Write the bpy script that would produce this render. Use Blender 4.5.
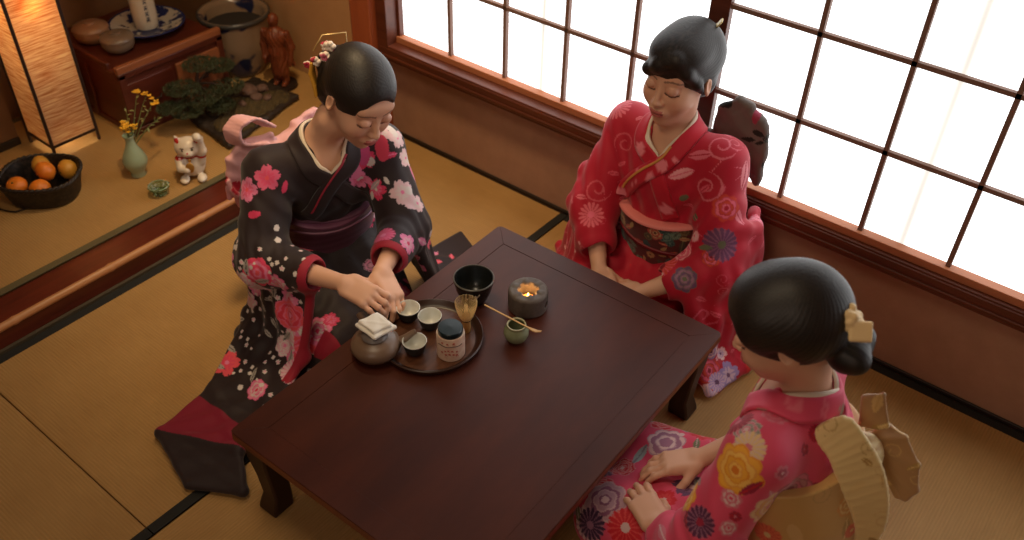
import bpy, bmesh, math, random
import numpy as np
from mathutils import Vector, Matrix

# ------------------------------------------------------------------ camera, world, lights, exposure
S = bpy.context.scene
for o in list(bpy.data.objects):
    bpy.data.objects.remove(o)
COL = S.collection

def euler_m(yaw, pit, rol):
    return Matrix.Rotation(yaw, 4, 'Z') @ Matrix.Rotation(pit, 4, 'X') @ Matrix.Rotation(rol, 4, 'Z')

cam_d = bpy.data.cameras.new('camera')
cam = bpy.data.objects.new('camera', cam_d)
COL.objects.link(cam)
cam.matrix_world = Matrix.Translation((1.8384, -2.2541, 1.9823)) @ euler_m(0.6592, 0.8757, 0.0277)
cam_d.sensor_width = 36.0
cam_d.lens = 36.0 * 925.87 / 1024.0
cam_d.clip_start = 0.05
cam_d.dof.use_dof = True
cam_d.dof.focus_distance = 2.35
cam_d.dof.aperture_fstop = 2.6
S.camera = cam

W = bpy.data.worlds.new('world')
S.world = W
W.use_nodes = True
W.node_tree.nodes['Background'].inputs[0].default_value = (0.85, 0.93, 1.0, 1)
W.node_tree.nodes['Background'].inputs[1].default_value = 1.2

S.view_settings.view_transform = 'Standard'
S.view_settings.look = 'None'
S.view_settings.exposure = 0.0
S.view_settings.gamma = 1.0
S.view_settings.use_curve_mapping = False
S.cycles.use_denoising = True
S.cycles.max_bounces = 6
S.cycles.sample_clamp_indirect = 4.0

PANE = 2.25          # glow of the daylit panes
def area(name, loc, target, size, power, color):
    d = bpy.data.lights.new(name, 'AREA')
    d.shape = 'SQUARE'; d.size = size; d.energy = power; d.color = color
    o = bpy.data.objects.new(name, d)
    COL.objects.link(o)
    o.location = loc
    o.rotation_euler = (Vector(target) - Vector(loc)).to_track_quat('-Z', 'Y').to_euler()
    return o
# added warm fills without fixtures: one overhead, one from the near side
area('ceiling_fill', (0.7, -1.6, 2.38), (0.6, -1.2, 0), 0.6, 9.5, (1.0, 0.80, 0.55))
area('side_fill', (1.7, -3.4, 2.1), (0.6, -0.5, 0.7), 0.9, 11, (1.0, 0.80, 0.62))

sp = bpy.data.lights.new('corner_fill_spot', 'SPOT'); sp.energy = 98; sp.color = (1.0, .72, .40); sp.spot_size = math.radians(72); sp.spot_blend = 1.0; sp.shadow_soft_size = .12  # added spot without a fixture, brightens the alcove corner
spo = bpy.data.objects.new('corner_fill_spot', sp); COL.objects.link(spo)
spo.location = (-.10, -.75, 2.36); spo.rotation_euler = (Vector((-.30, -.45, 0)) - Vector((-.10, -.75, 2.36))).to_track_quat('-Z', 'Y').to_euler()
# ------------------------------------------------------------------ object helpers
def tag(o, label=None, cat=None, group=None, kind=None):
    if label: o['label'] = label
    if cat: o['category'] = cat
    if group: o['group'] = group
    if kind: o['kind'] = kind
    return o

def empty(name, loc, label, cat, group=None, rz=0):
    o = bpy.data.objects.new(name, None)
    o.empty_display_size = 0.05
    COL.objects.link(o)
    o.location = loc
    o.rotation_euler = (0, 0, rz)
    tag(o, label, cat, group)
    return o

def link_mesh(name, verts, faces, mat, parent=None, smooth=True, angle=None, world=False):
    me = bpy.data.meshes.new(name)
    me.from_pydata([tuple(v) for v in verts], [], [tuple(f) for f in faces])
    me.validate()
    if smooth:
        me.polygons.foreach_set('use_smooth', [True] * len(me.polygons))
        if angle: me.set_sharp_from_angle(angle=angle)
    me.materials.append(mat)
    o = bpy.data.objects.new(name, me)
    COL.objects.link(o)
    if parent:
        o.parent = parent
        if world:
            o.matrix_parent_inverse = pm(parent).inverted()
    return o

def pm(o):
    """world matrix without depsgraph"""
    m = Matrix.Translation(o.location) @ o.rotation_euler.to_matrix().to_4x4()
    if o.parent:
        m = pm(o.parent) @ o.matrix_parent_inverse @ m
    return m

class MB:
    def __init__(s):
        s.v = []; s.f = []
    def add(s, vs, fs):
        n = len(s.v)
        s.v += [Vector(v) for v in vs]
        s.f += [tuple(i + n for i in f) for f in fs]
        return s
    def box(s, c, d, R=None, taper=1.0):
        vs = []
        for z in (-.5, .5):
            t = taper if z < 0 else 1
            for x, y in ((-.5, -.5), (.5, -.5), (.5, .5), (-.5, .5)):
                p = Vector((x * d[0] * t, y * d[1] * t, z * d[2]))
                if R: p = R @ p
                vs.append(p + Vector(c))
        return s.add(vs, [(3, 2, 1, 0), (4, 5, 6, 7), (0, 1, 5, 4), (1, 2, 6, 5), (2, 3, 7, 6), (3, 0, 4, 7)])
    def bar(s, a, b, w, h):
        a, b = Vector(a), Vector(b)
        q = (b - a).to_track_quat('Z', 'X').to_matrix()
        return s.box((a + b) / 2, (w, h, (b - a).length), q)
    def lathe(s, prof, c=(0, 0, 0), n=40, R=None, cap0=True, cap1=True):
        vs = []; m = len(prof)
        for r, z in prof:
            for k in range(n):
                a = 2 * math.pi * k / n
                p = Vector((r * math.cos(a), r * math.sin(a), z))
                if R: p = R @ p
                vs.append(p + Vector(c))
        fs = []
        for i in range(m - 1):
            for k in range(n):
                k2 = (k + 1) % n
                fs.append((i * n + k, i * n + k2, (i + 1) * n + k2, (i + 1) * n + k))
        if cap0: fs.append(tuple(range(n - 1, -1, -1)))
        if cap1: fs.append(tuple((m - 1) * n + k for k in range(n)))
        return s.add(vs, fs)
    def tube(s, pts, r, n=8, cap=True):
        pts = [Vector(p) for p in pts]
        rs = r if isinstance(r, (list, tuple)) else [r] * len(pts)
        vs = []; up = Vector((0, 0, 1)); m = len(pts)
        prev = None
        for i, p in enumerate(pts):
            t = (pts[min(i + 1, m - 1)] - pts[max(i - 1, 0)]).normalized()
            if prev is None:
                a = t.cross(up if abs(t.z) < .9 else Vector((1, 0, 0))).normalized()
            else:
                a = (prev - t * prev.dot(t)).normalized()
            prev = a
            b = t.cross(a)
            for k in range(n):
                an = 2 * math.pi * k / n
                vs.append(p + (a * math.cos(an) + b * math.sin(an)) * rs[i])
        fs = []
        for i in range(m - 1):
            for k in range(n):
                k2 = (k + 1) % n
                fs.append((i * n + k, i * n + k2, (i + 1) * n + k2, (i + 1) * n + k))
        if cap:
            fs.append(tuple(range(n - 1, -1, -1))); fs.append(tuple((m - 1) * n + k for k in range(n)))
        return s.add(vs, fs)
    def ball(s, c, r, n=16, R=None):
        if not isinstance(r, (tuple, list)): r = (r, r, r)
        vs = []; fs = []
        m = n // 2
        for i in range(1, m):
            t = math.pi * i / m
            for k in range(n):
                a = 2 * math.pi * k / n
                p = Vector((r[0] * math.sin(t) * math.cos(a), r[1] * math.sin(t) * math.sin(a), r[2] * math.cos(t)))
                vs.append((R @ p if R else p) + Vector(c))
        t0 = Vector((0, 0, r[2])); b0 = Vector((0, 0, -r[2]))
        vs.append((R @ t0 if R else t0) + Vector(c)); vs.append((R @ b0 if R else b0) + Vector(c))
        for i in range(m - 2):
            for k in range(n):
                k2 = (k + 1) % n
                fs.append((i * n + k, (i + 1) * n + k, (i + 1) * n + k2, i * n + k2))
        for k in range(n):
            k2 = (k + 1) % n
            fs.append((k, k2, (m - 1) * n)); fs.append(((m - 2) * n + k2, (m - 2) * n + k, (m - 1) * n + 1))
        return s.add(vs, fs)
    def obj(s, name, mat, parent=None, bevel=0, angle=0.6, smooth=True, seg=2):
        o = link_mesh(name, s.v, s.f, mat, parent, smooth, angle)
        if bevel:
            m = o.modifiers.new('bevel', 'BEVEL'); m.width = bevel; m.segments = seg; m.limit_method = 'ANGLE'; m.angle_limit = 0.6
        return o

# ------------------------------------------------------------------ materials
def srgb(*c):
    if len(c) == 1 and isinstance(c[0], str):
        h = c[0].lstrip('#'); c = [int(h[i:i + 2], 16) / 255 for i in (0, 2, 4)]
    return tuple(x / 12.92 if x <= .04045 else ((x + .055) / 1.055) ** 2.4 for x in c)

def mat(name, col=(.5, .5, .5), rough=.5, spec=.5, noise=None, bump=None, metal=0, sheen=0, emis=None, estr=0, trans=0, alpha=1, coat=0, attr=None):
    """noise=(scale xyz, colour b, amount) ; bump=(scale xyz, strength, distance)"""
    m = bpy.data.materials.new(name); m.use_nodes = True
    nt = m.node_tree; N = nt.nodes; L = nt.links
    b = N['Principled BSDF']
    b.inputs['Base Color'].default_value = (*col, 1)
    b.inputs['Roughness'].default_value = rough
    b.inputs['Specular IOR Level'].default_value = spec
    b.inputs['Metallic'].default_value = metal
    b.inputs['Sheen Weight'].default_value = sheen
    b.inputs['Transmission Weight'].default_value = trans
    b.inputs['Alpha'].default_value = alpha
    b.inputs['Coat Weight'].default_value = coat
    if emis: b.inputs['Emission Color'].default_value = (*emis, 1); b.inputs['Emission Strength'].default_value = estr
    tc = N.new('ShaderNodeTexCoord')
    def tex(scale, detail=4, rough=.6):
        mp = N.new('ShaderNodeMapping'); mp.inputs['Scale'].default_value = scale
        L.new(tc.outputs['Object'], mp.inputs[0])
        n = N.new('ShaderNodeTexNoise'); n.inputs['Scale'].default_value = 1; n.inputs['Detail'].default_value = detail; n.inputs['Roughness'].default_value = rough
        L.new(mp.outputs[0], n.inputs['Vector'])
        return n.outputs['Fac']
    src = None
    if attr:
        a = N.new('ShaderNodeAttribute'); a.attribute_name = attr; src = a.outputs['Color']
        L.new(src, b.inputs['Base Color'])
    if noise:
        f = tex(noise[0])
        cr = N.new('ShaderNodeMapRange'); cr.inputs[1].default_value = .3; cr.inputs[2].default_value = .7
        L.new(f, cr.inputs[0])
        mu = N.new('ShaderNodeMath'); mu.operation = 'MULTIPLY'; mu.inputs[1].default_value = noise[2]
        L.new(cr.outputs[0], mu.inputs[0])
        mx = N.new('ShaderNodeMix'); mx.data_type = 'RGBA'
        if src: L.new(src, mx.inputs[6])
        else: mx.inputs[6].default_value = (*col, 1)
        mx.inputs[7].default_value = (*noise[1], 1)
        L.new(mu.outputs[0], mx.inputs[0]); L.new(mx.outputs[2], b.inputs['Base Color'])
    if bump:
        f = tex(bump[0])
        bp = N.new('ShaderNodeBump'); bp.inputs['Strength'].default_value = bump[1]; bp.inputs['Distance'].default_value = bump[2]
        L.new(f, bp.inputs['Height']); L.new(bp.outputs[0], b.inputs['Normal'])
    return m

# ------------------------------------------------------------------ signed distance modelling
def V(*a): return np.array(a, dtype=np.float64)
def unit(a):
    a = np.asarray(a, float); return a / np.linalg.norm(a)
def frame(fwd, up=(0, 0, 1)):
    """columns: left, back(-fwd), up"""
    y = -unit(fwd); z = np.asarray(up, float); z = unit(z - y * (z @ y)); x = np.cross(y, z)
    return np.stack([x, y, z], 1)
def rotz(a):
    c, s = math.cos(a), math.sin(a); return np.array([[c, -s, 0], [s, c, 0], [0, 0, 1.]])
def axrot(ax, a):
    return np.array(Matrix.Rotation(a, 3, Vector(ax)))

def nrm(a): return np.sqrt(np.einsum('ij,ij->i', a, a))
class Prim:
    def __init__(s, f, c, r): s.f = f; s.c = np.asarray(c, float); s.r = r
def ell(c, r, R=None):
    c = np.asarray(c, float); r = np.asarray(r, float)
    def f(p):
        q = p - c
        if R is not None: q = q @ R
        a = q / r; k0 = nrm(a) + 1e-9; k1 = nrm(a / r) + 1e-9
        return k0 * (k0 - 1) / k1
    return Prim(f, c, max(r))
def cone(a, b, ra, rb, sq=None, R=None):
    """tapered capsule"""
    a = np.asarray(a, float); b = np.asarray(b, float); ba = b - a; l2 = ba @ ba
    def f(p):
        q = p - a
        t = np.clip(q @ ba / l2, 0, 1)
        d = q - t[:, None] * ba
        return nrm(d) - (ra + (rb - ra) * t)
    return Prim(f, (a + b) / 2, math.sqrt(l2) / 2 + max(ra, rb))
def chain(pts, rs):
    return [cone(pts[i], pts[i + 1], rs[i], rs[i + 1]) for i in range(len(pts) - 1)]
def box(c, h, R=None, rd=0.005):
    c = np.asarray(c, float); h = np.asarray(h, float) - rd
    def f(p):
        q = p - c
        if R is not None: q = q @ R
        q = np.abs(q) - h
        return np.sqrt((np.maximum(q, 0) ** 2).sum(1)) + np.minimum(q.max(1), 0) - rd
    return Prim(f, c, float(np.linalg.norm(h + rd)))
def tri(a, b, c, th):
    a, b, c = (np.asarray(x, float) for x in (a, b, c))
    ba, cb, ac = b - a, c - b, a - c; n = np.cross(ba, ac); nn = n @ n
    e1, e2, e3 = np.cross(ba, n), np.cross(cb, n), np.cross(ac, n)
    def f(p):
        pa, pb, pc = p - a, p - b, p - c
        ins = (np.sign(pa @ e1) + np.sign(pb @ e2) + np.sign(pc @ e3)) < 2
        def ed(v, e):
            t = np.clip(v @ e / (e @ e), 0, 1)[:, None]
            w = e * t - v; return np.einsum('ij,ij->i', w, w)
        de = np.minimum(np.minimum(ed(pa, ba), ed(pb, cb)), ed(pc, ac))
        dp = (pa @ n) ** 2 / nn
        return np.sqrt(np.where(ins, de, dp)) - th
    cc = (a + b + c) / 3
    return Prim(f, cc, max(np.linalg.norm(x - cc) for x in (a, b, c)) + th)
def quad(a, b, c, d, th):
    return [tri(a, b, c, th), tri(a, c, d, th)]
def cyl(c, r, h, ax=(0, 0, 1), rd=0.004):
    c = np.asarray(c, float); ax = unit(ax)
    def f(p):
        q = p - c; t = q @ ax; rr = np.sqrt(np.maximum(np.einsum('ij,ij->i', q, q) - t * t, 0))
        x = rr - r + rd; y = np.abs(t) - h + rd
        return np.sqrt(np.maximum(x, 0) ** 2 + np.maximum(y, 0) ** 2) + np.minimum(np.maximum(x, y), 0) - rd
    return Prim(f, c, math.hypot(r, h))
def half(c, n):
    c = np.asarray(c, float); n = unit(n)
    return Prim(lambda p: (p - c) @ n, c, 50.)

def smin(a, b, k):
    if k <= 0: return np.minimum(a, b)
    h = np.clip(.5 + .5 * (b - a) / k, 0, 1)
    return b + (a - b) * h - k * h * (1 - h)
BIG = 9.0
class Sdf:
    """ordered ops: ('u'|'s'|'i', Prim, k); disp: displacement function of the points"""
    def __init__(s): s.ops = []; s.disp = None
    def u(s, p, k=.01):
        for q in (p if isinstance(p, list) else [p]): s.ops.append(('u', q, k))
        return s
    def s_(s, p, k=.005):
        for q in (p if isinstance(p, list) else [p]): s.ops.append(('s', q, k))
        return s
    def i(s, p, k=.003):
        s.ops.append(('i', p, k)); return s
    def ev(s, p, blk=None, bc=None, br=0):
        """p (N,3); blk: block id per point, bc block centres"""
        d = np.full(len(p), BIG)
        for op, q, k in s.ops:
            if bc is not None and q.r < 40:
                near = (np.sqrt(((bc - q.c) ** 2).sum(1)) < q.r + br + k + .012)
                m = near[blk]
                if not m.any():
                    continue
                pp = p[m]
            else:
                m = slice(None); pp = p
            v = q.f(pp)
            if op == 'u': d[m] = smin(d[m], v, k)
            elif op == 's': d[m] = -smin(-d[m], v, k)
            else: d[m] = -smin(-d[m], -v, k)
        if s.disp is not None: d = d - s.disp(p)
        return d
    def prim(s):
        lo, hi = s.bounds(); return Prim(lambda p: s.ev(p), (lo + hi) / 2, float(np.linalg.norm(hi - lo) / 2))
    def place(s, M, c):
        """copy with every point mapped: world = M @ local + c"""
        M = np.asarray(M, float); c = np.asarray(c, float); sc = abs(np.linalg.det(M)) ** (1 / 3)
        Mi = np.linalg.inv(M)
        out = []
        for op, q, k in s.ops:
            out.append((op, Prim((lambda p, f=q.f: f((p - c) @ Mi.T) * sc), M @ q.c + c, q.r * sc), k * sc))
        return out
    def bounds(s):
        P = [q for op, q, k in s.ops if op == 'u']
        lo = np.min([q.c - q.r for q in P], 0); hi = np.max([q.c + q.r for q in P], 0)
        return lo, hi
    def grad(s, p, e=.002):
        g = np.empty_like(p)
        for a in range(3):
            o = np.zeros(3); o[a] = e
            g[:, a] = s.ev(p + o) - s.ev(p - o)
        return g / (np.linalg.norm(g, axis=1, keepdims=True) + 1e-9)
    def project(s, p, off=0., it=5):
        p = np.array(p, float)
        for _ in range(it):
            p = p - s.grad(p) * (s.ev(p) - off)[:, None] * .9
        return p, s.grad(p)

def mesh_sdf(s, h, lo=None, hi=None):
    l0, h0 = s.bounds()
    lo = l0 if lo is None else np.maximum(lo, l0); hi = h0 if hi is None else np.minimum(hi, h0)
    B = 8
    lo = lo - 2 * h
    nb = np.ceil((hi + 2 * h - lo) / (h * B)).astype(int)
    n = nb * B + 1
    I = np.stack(np.meshgrid(*[np.arange(k) for k in nb], indexing='ij'), -1).reshape(-1, 3)
    C = lo + (I + .5) * B * h
    br = B * h * .87
    dc = s.ev(C)
    vol = np.ones(n, np.float32)
    ins = I[dc < 0]
    act = np.abs(dc) < br * 1.25 + .005
    for a, b, c in I[(dc < 0) & ~act]:
        vol[a * B:a * B + B + 1, b * B:b * B + B + 1, c * B:c * B + B + 1] = -1
    A = I[act]; Cc = C[act]
    g = np.stack(np.meshgrid(*[np.arange(B + 1)] * 3, indexing='ij'), -1).reshape(-1, 3)
    CH = 400
    for st in range(0, len(A), CH):
        a = A[st:st + CH]; cc = Cc[st:st + CH]
        idx = (a[:, None] * B + g[None]).reshape(-1, 3)
        blk = np.repeat(np.arange(len(a)), len(g))
        v = s.ev(lo + idx * h, blk, cc, br)
        vol[idx[:, 0], idx[:, 1], idx[:, 2]] = v
    sg = vol < 0
    cn = [sg[i:n[0] - 1 + i, j:n[1] - 1 + j, k:n[2] - 1 + k] for i in (0, 1) for j in (0, 1) for k in (0, 1)]
    anyv = cn[0].copy(); allv = cn[0].copy()
    for q in cn[1:]: anyv |= q; allv &= q
    cells = np.argwhere(anyv & ~allv)
    vid = np.full(n - 1, -1, np.int32); vid[cells[:, 0], cells[:, 1], cells[:, 2]] = np.arange(len(cells))
    off = np.array([(i, j, k) for i in (0, 1) for j in (0, 1) for k in (0, 1)])
    val = np.stack([vol[cells[:, 0] + o[0], cells[:, 1] + o[1], cells[:, 2] + o[2]] for o in off], 1)
    P = np.zeros((len(cells), 3)); cnt = np.zeros(len(cells))
    for i in range(8):
        for j in range(i + 1, 8):
            if np.abs(off[i] - off[j]).sum() != 1: continue
            m = (val[:, i] < 0) != (val[:, j] < 0)
            t = np.where(m, val[:, i] / (val[:, i] - val[:, j] + 1e-12), 0)
            P += np.where(m[:, None], off[i] + t[:, None] * (off[j] - off[i]), 0); cnt += m
    P = lo + (cells + P / cnt[:, None]) * h
    F = []
    for ax in range(3):
        sl0 = [slice(None)] * 3; sl1 = [slice(None)] * 3
        sl0[ax] = slice(0, -1); sl1[ax] = slice(1, None)
        d = sg[tuple(sl0)] != sg[tuple(sl1)]
        E = np.argwhere(d)
        u_, v_ = [(1, 2), (2, 0), (0, 1)][ax]
        ok = (E[:, u_] > 0) & (E[:, v_] > 0) & (E[:, u_] < n[u_] - 1) & (E[:, v_] < n[v_] - 1)
        E = E[ok]
        def vi(du, dv):
            q = E.copy(); q[:, u_] -= du; q[:, v_] -= dv
            return vid[q[:, 0], q[:, 1], q[:, 2]]
        Q = np.stack([vi(1, 1), vi(0, 1), vi(0, 0), vi(1, 0)], 1)
        flip = ~sg[E[:, 0], E[:, 1], E[:, 2]]
        Q[flip] = Q[flip][:, ::-1]
        F.append(Q)
    F = np.concatenate(F)
    return P, F

def np_mesh(name, P, F, mat, parent=None, col=None, loc=None, smooth=True):
    """world-space points; object origin at loc (or parent's frame)"""
    P = np.asarray(P, float)
    if parent is not None:
        Mi = np.array(pm(parent).inverted()); P = P @ Mi[:3, :3].T + Mi[:3, 3]
    elif loc is not None: P = P - np.asarray(loc)
    me = bpy.data.meshes.new(name)
    me.vertices.add(len(P)); me.vertices.foreach_set('co', P.astype(np.float32).ravel())
    k = F.shape[1]
    me.loops.add(F.size); me.loops.foreach_set('vertex_index', F.astype(np.int32).ravel())
    me.polygons.add(len(F)); me.polygons.foreach_set('loop_start', np.arange(0, F.size, k, dtype=np.int32))
    me.polygons.foreach_set('use_smooth', np.full(len(F), smooth))
    me.update(calc_edges=True)
    me.validate()
    if col is not None:
        a = me.color_attributes.new('Col', 'FLOAT_COLOR', 'POINT')
        c4 = np.ones((len(P), 4), np.float32); c4[:, :3] = col
        a.data.foreach_set('color', c4.ravel())
    me.materials.append(mat)
    o = bpy.data.objects.new(name, me)
    COL.objects.link(o)
    if parent is not None: o.parent = parent
    elif loc is not None: o.location = tuple(loc)
    return o

def vnormals(P, F):
    n = np.cross(P[F[:, 2]] - P[F[:, 0]], P[F[:, 3]] - P[F[:, 1]])
    N = np.stack([sum(np.bincount(F[:, k], n[:, a], len(P)) for k in range(4)) for a in range(3)], 1)
    return N / (nrm(N)[:, None] + 1e-12)

def sdf_obj(name, s, h, mat, parent=None, colf=None, loc=None, lo=None, hi=None):
    P, F = mesh_sdf(s, h, lo, hi)
    if len(F) == 0: print('EMPTY', name)
    N = vnormals(P, F) if colf is not None else None
    return np_mesh(name, P, F, mat, parent, None if colf is None else colf(P, N), loc)

# ---- printed cloth: flowers laid on the cloth around 3-D points
def basis(n, rot=0.):
    n = unit(n); a = V(0, 0, 1) if abs(n[2]) < .9 else V(1, 0, 0)
    x = unit(np.cross(a, n)); y = np.cross(n, x)
    c, s = math.cos(rot), math.sin(rot)
    return x * c + y * s, -x * s + y * c
def flower(C, P, N, c, r, kind, cols, rot=0., n=None):
    c = np.asarray(c, float); cols = tuple(cols) + (cols[-1],) * 2
    m = np.nonzero(((P - c) ** 2).sum(1) < (1.25 * r) ** 2)[0]
    if len(m) == 0: return
    q = P[m] - c
    if n is None:
        j = np.argmin((q ** 2).sum(1)); n = N[m[j]]
    ok = N[m] @ n > .15
    m = m[ok]; q = q[ok]
    if len(m) == 0: return
    x, y = basis(n, rot)
    u = q @ x; v = q @ y; rr = np.hypot(u, v) / r; th = np.arctan2(v, u)
    def put(mask, col, a=1.):
        C[m[mask]] = C[m[mask]] * (1 - a) + np.asarray(col) * a
    if kind == 'cherry':
        R = .62 + .38 * np.abs(np.cos(2.5 * th)) ** .7 - .12 * (np.abs(np.cos(2.5 * th)) > .985)
        put(rr < R, cols[0]); put((rr < R * .62) & (np.abs(np.sin(2.5 * th)) > .25), cols[1], .6); put(rr < .16, cols[2])
    elif kind == 'peony':
        for i, (s0, ph, nn) in enumerate(((1., 0, 7), (.78, .5, 6), (.56, 1.1, 5), (.36, .3, 5), (.18, .8, 4))):
            R = s0 * (.84 + .16 * np.abs(np.cos(nn * .5 * (th + ph))))
            put(rr < R, cols[i % 2] if i < 4 else cols[2])
            put((rr < R) & (rr > R - .07), cols[2], .55)
    elif kind == 'mum':
        R = .72 + .28 * np.abs(np.cos(8 * th))
        put(rr < R, cols[0]); put((rr < .95) & (np.abs(np.sin(8 * th)) > .85), cols[1], .7); put(rr < .25, cols[2])
    elif kind == 'leaf':
        w = .34 * (1 - (u / r) ** 2)
        k = np.abs(v / r) < w
        put(k, cols[0]); put(k & (np.abs(v / r) < .05), cols[1])
    elif kind == 'petal':
        k = np.abs(v / r) < .5 * np.sqrt(np.clip(1 - (u / r) ** 2, 0, 1))
        put(k, cols[0])
    elif kind == 'dot':
        put(rr < 1, cols[0])
    elif kind == 'swirl':
        k = (rr < 1) & (np.abs(((rr * 1.7 - th / (2 * math.pi)) % 1) - .5) < .11) & (rr > .2)
        put(k, cols[0], .6)
    elif kind == 'line':
        k = (np.abs(v / r) < .06) & (np.abs(u / r) < 1)
        put(k, cols[0])

def scatter(C, P, N, rng, mask, n, rr, kinds, pal, sep=.9):
    idx = np.nonzero(mask)[0]
    if len(idx) == 0: return
    pts = []
    for _ in range(n * 6):
        j = idx[rng.randrange(len(idx))]; r = rng.uniform(*rr)
        if any(((P[j] - q) ** 2).sum() < (sep * (r + s)) ** 2 for q, s in pts): continue
        pts.append((P[j], r))
        flower(C, P, N, P[j], r, rng.choice(kinds), rng.choice(pal), rng.uniform(0, 6.28), N[j])
        if len(pts) >= n: break

def ribbon(name, s, pts, w, mat, parent, off=.004, th=.003, n=40, colf=None, nw=7, closed=False, wside=None):
    """a band laid on an sdf surface along a polyline"""
    pts = np.array(pts, float)
    # resample (Catmull-Rom)
    m = len(pts); out = []
    for i in range(m - 1):
        p0, p1, p2, p3 = pts[max(i - 1, 0)], pts[i], pts[i + 1], pts[min(i + 2, m - 1)]
        k = max(2, n // (m - 1))
        for t in np.linspace(0, 1, k, endpoint=False):
            out.append(.5 * (2 * p1 + (p2 - p0) * t + (2 * p0 - 5 * p1 + 4 * p2 - p3) * t * t + (3 * p1 - p0 - 3 * p2 + p3) * t ** 3))
    out.append(pts[-1]); c = np.array(out)
    c, g = s.project(c, off)
    t = np.gradient(c, axis=0); t /= np.linalg.norm(t, axis=1, keepdims=True) + 1e-9
    b = np.cross(g, t); b /= np.linalg.norm(b, axis=1, keepdims=True) + 1e-9
    for _ in range(3):
        b[1:-1] = (b[:-2] + b[1:-1] * 2 + b[2:]) / 4
        b /= np.linalg.norm(b, axis=1, keepdims=True) + 1e-9
    ws = np.interp(np.linspace(0, 1, len(c)), np.linspace(0, 1, len(w)), w) if isinstance(w, (list, tuple)) else np.full(len(c), w)
    top = []
    for k in range(nw):
        a = (k / (nw - 1) - .5)
        q, gg = s.project(c + b * (a * ws)[:, None], off, 3)
        edge = 1 - (2 * abs(a)) ** 6 * .5
        top.append((q + gg * (th * edge), q - gg * .006))
    M = len(c)
    P = []
    for k in range(nw): P.append(top[k][0])
    for k in range(nw - 1, -1, -1): P.append(top[k][1])
    P = np.array(P).reshape(-1, 3); K = 2 * nw
    F = []
    for k in range(K):
        k2 = (k + 1) % K
        for i in range(M - 1):
            F.append((k * M + i, k2 * M + i, k2 * M + i + 1, k * M + i + 1))
    F = np.array(F)
    return np_mesh(name, P, F, mat, parent, None if colf is None else colf(P, None))
# ------------------------------------------------------------------ the room

WOODC = srgb(.42, .20, .12)
m_wood = mat('window_wood', srgb(.40, .20, .125), .42, .4, noise=((3, 40, 40), srgb(.27, .12, .08), .7))
m_woodv = mat('post_wood', srgb(.66, .35, .21), .42, .4, noise=((40, 40, 3), srgb(.54, .26, .15), .6))
m_rail = mat('rail_wood', srgb(.72, .46, .32), .5, .3, noise=((3, 40, 40), srgb(.60, .36, .24), .5))
m_bars = mat('lattice_wood', srgb(.52, .41, .36), .6, .3, noise=((20, 20, 20), srgb(.46, .30, .24), .5))
m_wall = mat('clay_wall', srgb(.66, .51, .42), .9, .2, noise=((12, 12, 12), srgb(.58, .44, .36), .6), bump=((220, 220, 220), .12, .002))
m_dark = mat('dark_trim', srgb(.13, .09, .07), .5)
m_step = mat('step_wood', srgb(.42, .17, .11), .32, .5, noise=((50, 4, 50), srgb(.27, .10, .065), .8))
m_heri = mat('black_border', srgb(.105, .10, .085), .8, noise=((200, 200, 200), srgb(.15, .14, .12), .5))
m_heri2 = mat('green_border', srgb(.40, .35, .22), .8, noise=((200, 200, 200), srgb(.33, .29, .2), .5))
m_ceil = mat('ceiling_board', srgb(.55, .42, .30), .8)
m_backw = mat('alcove_wall', srgb(.50, .36, .24), .9, .2, noise=((8, 8, 8), srgb(.42, .29, .19), .6))

def tatami_mat_material(name, axis, col, col2):
    m = mat(name, col, .62, .3, noise=((4, 4, 4), col2, .6))
    nt = m.node_tree; N = nt.nodes; L = nt.links; b = N['Principled BSDF']
    tc = N.new('ShaderNodeTexCoord'); sx = N.new('ShaderNodeSeparateXYZ'); L.new(tc.outputs['Object'], sx.inputs[0])
    mm = N.new('ShaderNodeMath'); mm.operation = 'MULTIPLY'; mm.inputs[1].default_value = 2 * math.pi / .0085
    L.new(sx.outputs[axis], mm.inputs[0])
    sn = N.new('ShaderNodeMath'); sn.operation = 'SINE'; L.new(mm.outputs[0], sn.inputs[0])
    ma = N.new('ShaderNodeMath'); ma.operation = 'MULTIPLY_ADD'; ma.inputs[1].default_value = .05; ma.inputs[2].default_value = .95
    L.new(sn.outputs[0], ma.inputs[0])
    # reed flecks along the other axis
    mp = N.new('ShaderNodeMapping'); sc = [60, 60, 1]; sc[axis] = 260; sc[1 - axis] = 14; mp.inputs['Scale'].default_value = sc
    L.new(tc.outputs['Object'], mp.inputs[0]); no = N.new('ShaderNodeTexNoise'); no.inputs['Scale'].default_value = 1; no.inputs['Detail'].default_value = 3
    L.new(mp.outputs[0], no.inputs['Vector'])
    m2 = N.new('ShaderNodeMath'); m2.operation = 'MULTIPLY_ADD'; m2.inputs[1].default_value = .3; m2.inputs[2].default_value = .85
    L.new(no.outputs['Fac'], m2.inputs[0])
    m3 = N.new('ShaderNodeMath'); m3.operation = 'MULTIPLY'; L.new(ma.outputs[0], m3.inputs[0]); L.new(m2.outputs[0], m3.inputs[1])
    src = b.inputs['Base Color'].links[0].from_socket
    vm = N.new('ShaderNodeVectorMath'); vm.operation = 'SCALE'; L.new(src, vm.inputs[0]); L.new(m3.outputs[0], vm.inputs['Scale'])
    L.new(vm.outputs[0], b.inputs['Base Color'])
    bp = N.new('ShaderNodeBump'); bp.inputs['Strength'].default_value = .25; bp.inputs['Distance'].default_value = .002
    L.new(sn.outputs[0], bp.inputs['Height']); L.new(bp.outputs[0], b.inputs['Normal'])
    return m
T1 = srgb(.72, .56, .34); T2 = srgb(.64, .48, .28)
m_tatY = tatami_mat_material('tatami_along_y', 1, T1, T2)
m_tatX = tatami_mat_material('tatami_along_x', 0, T1, T2)

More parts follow.
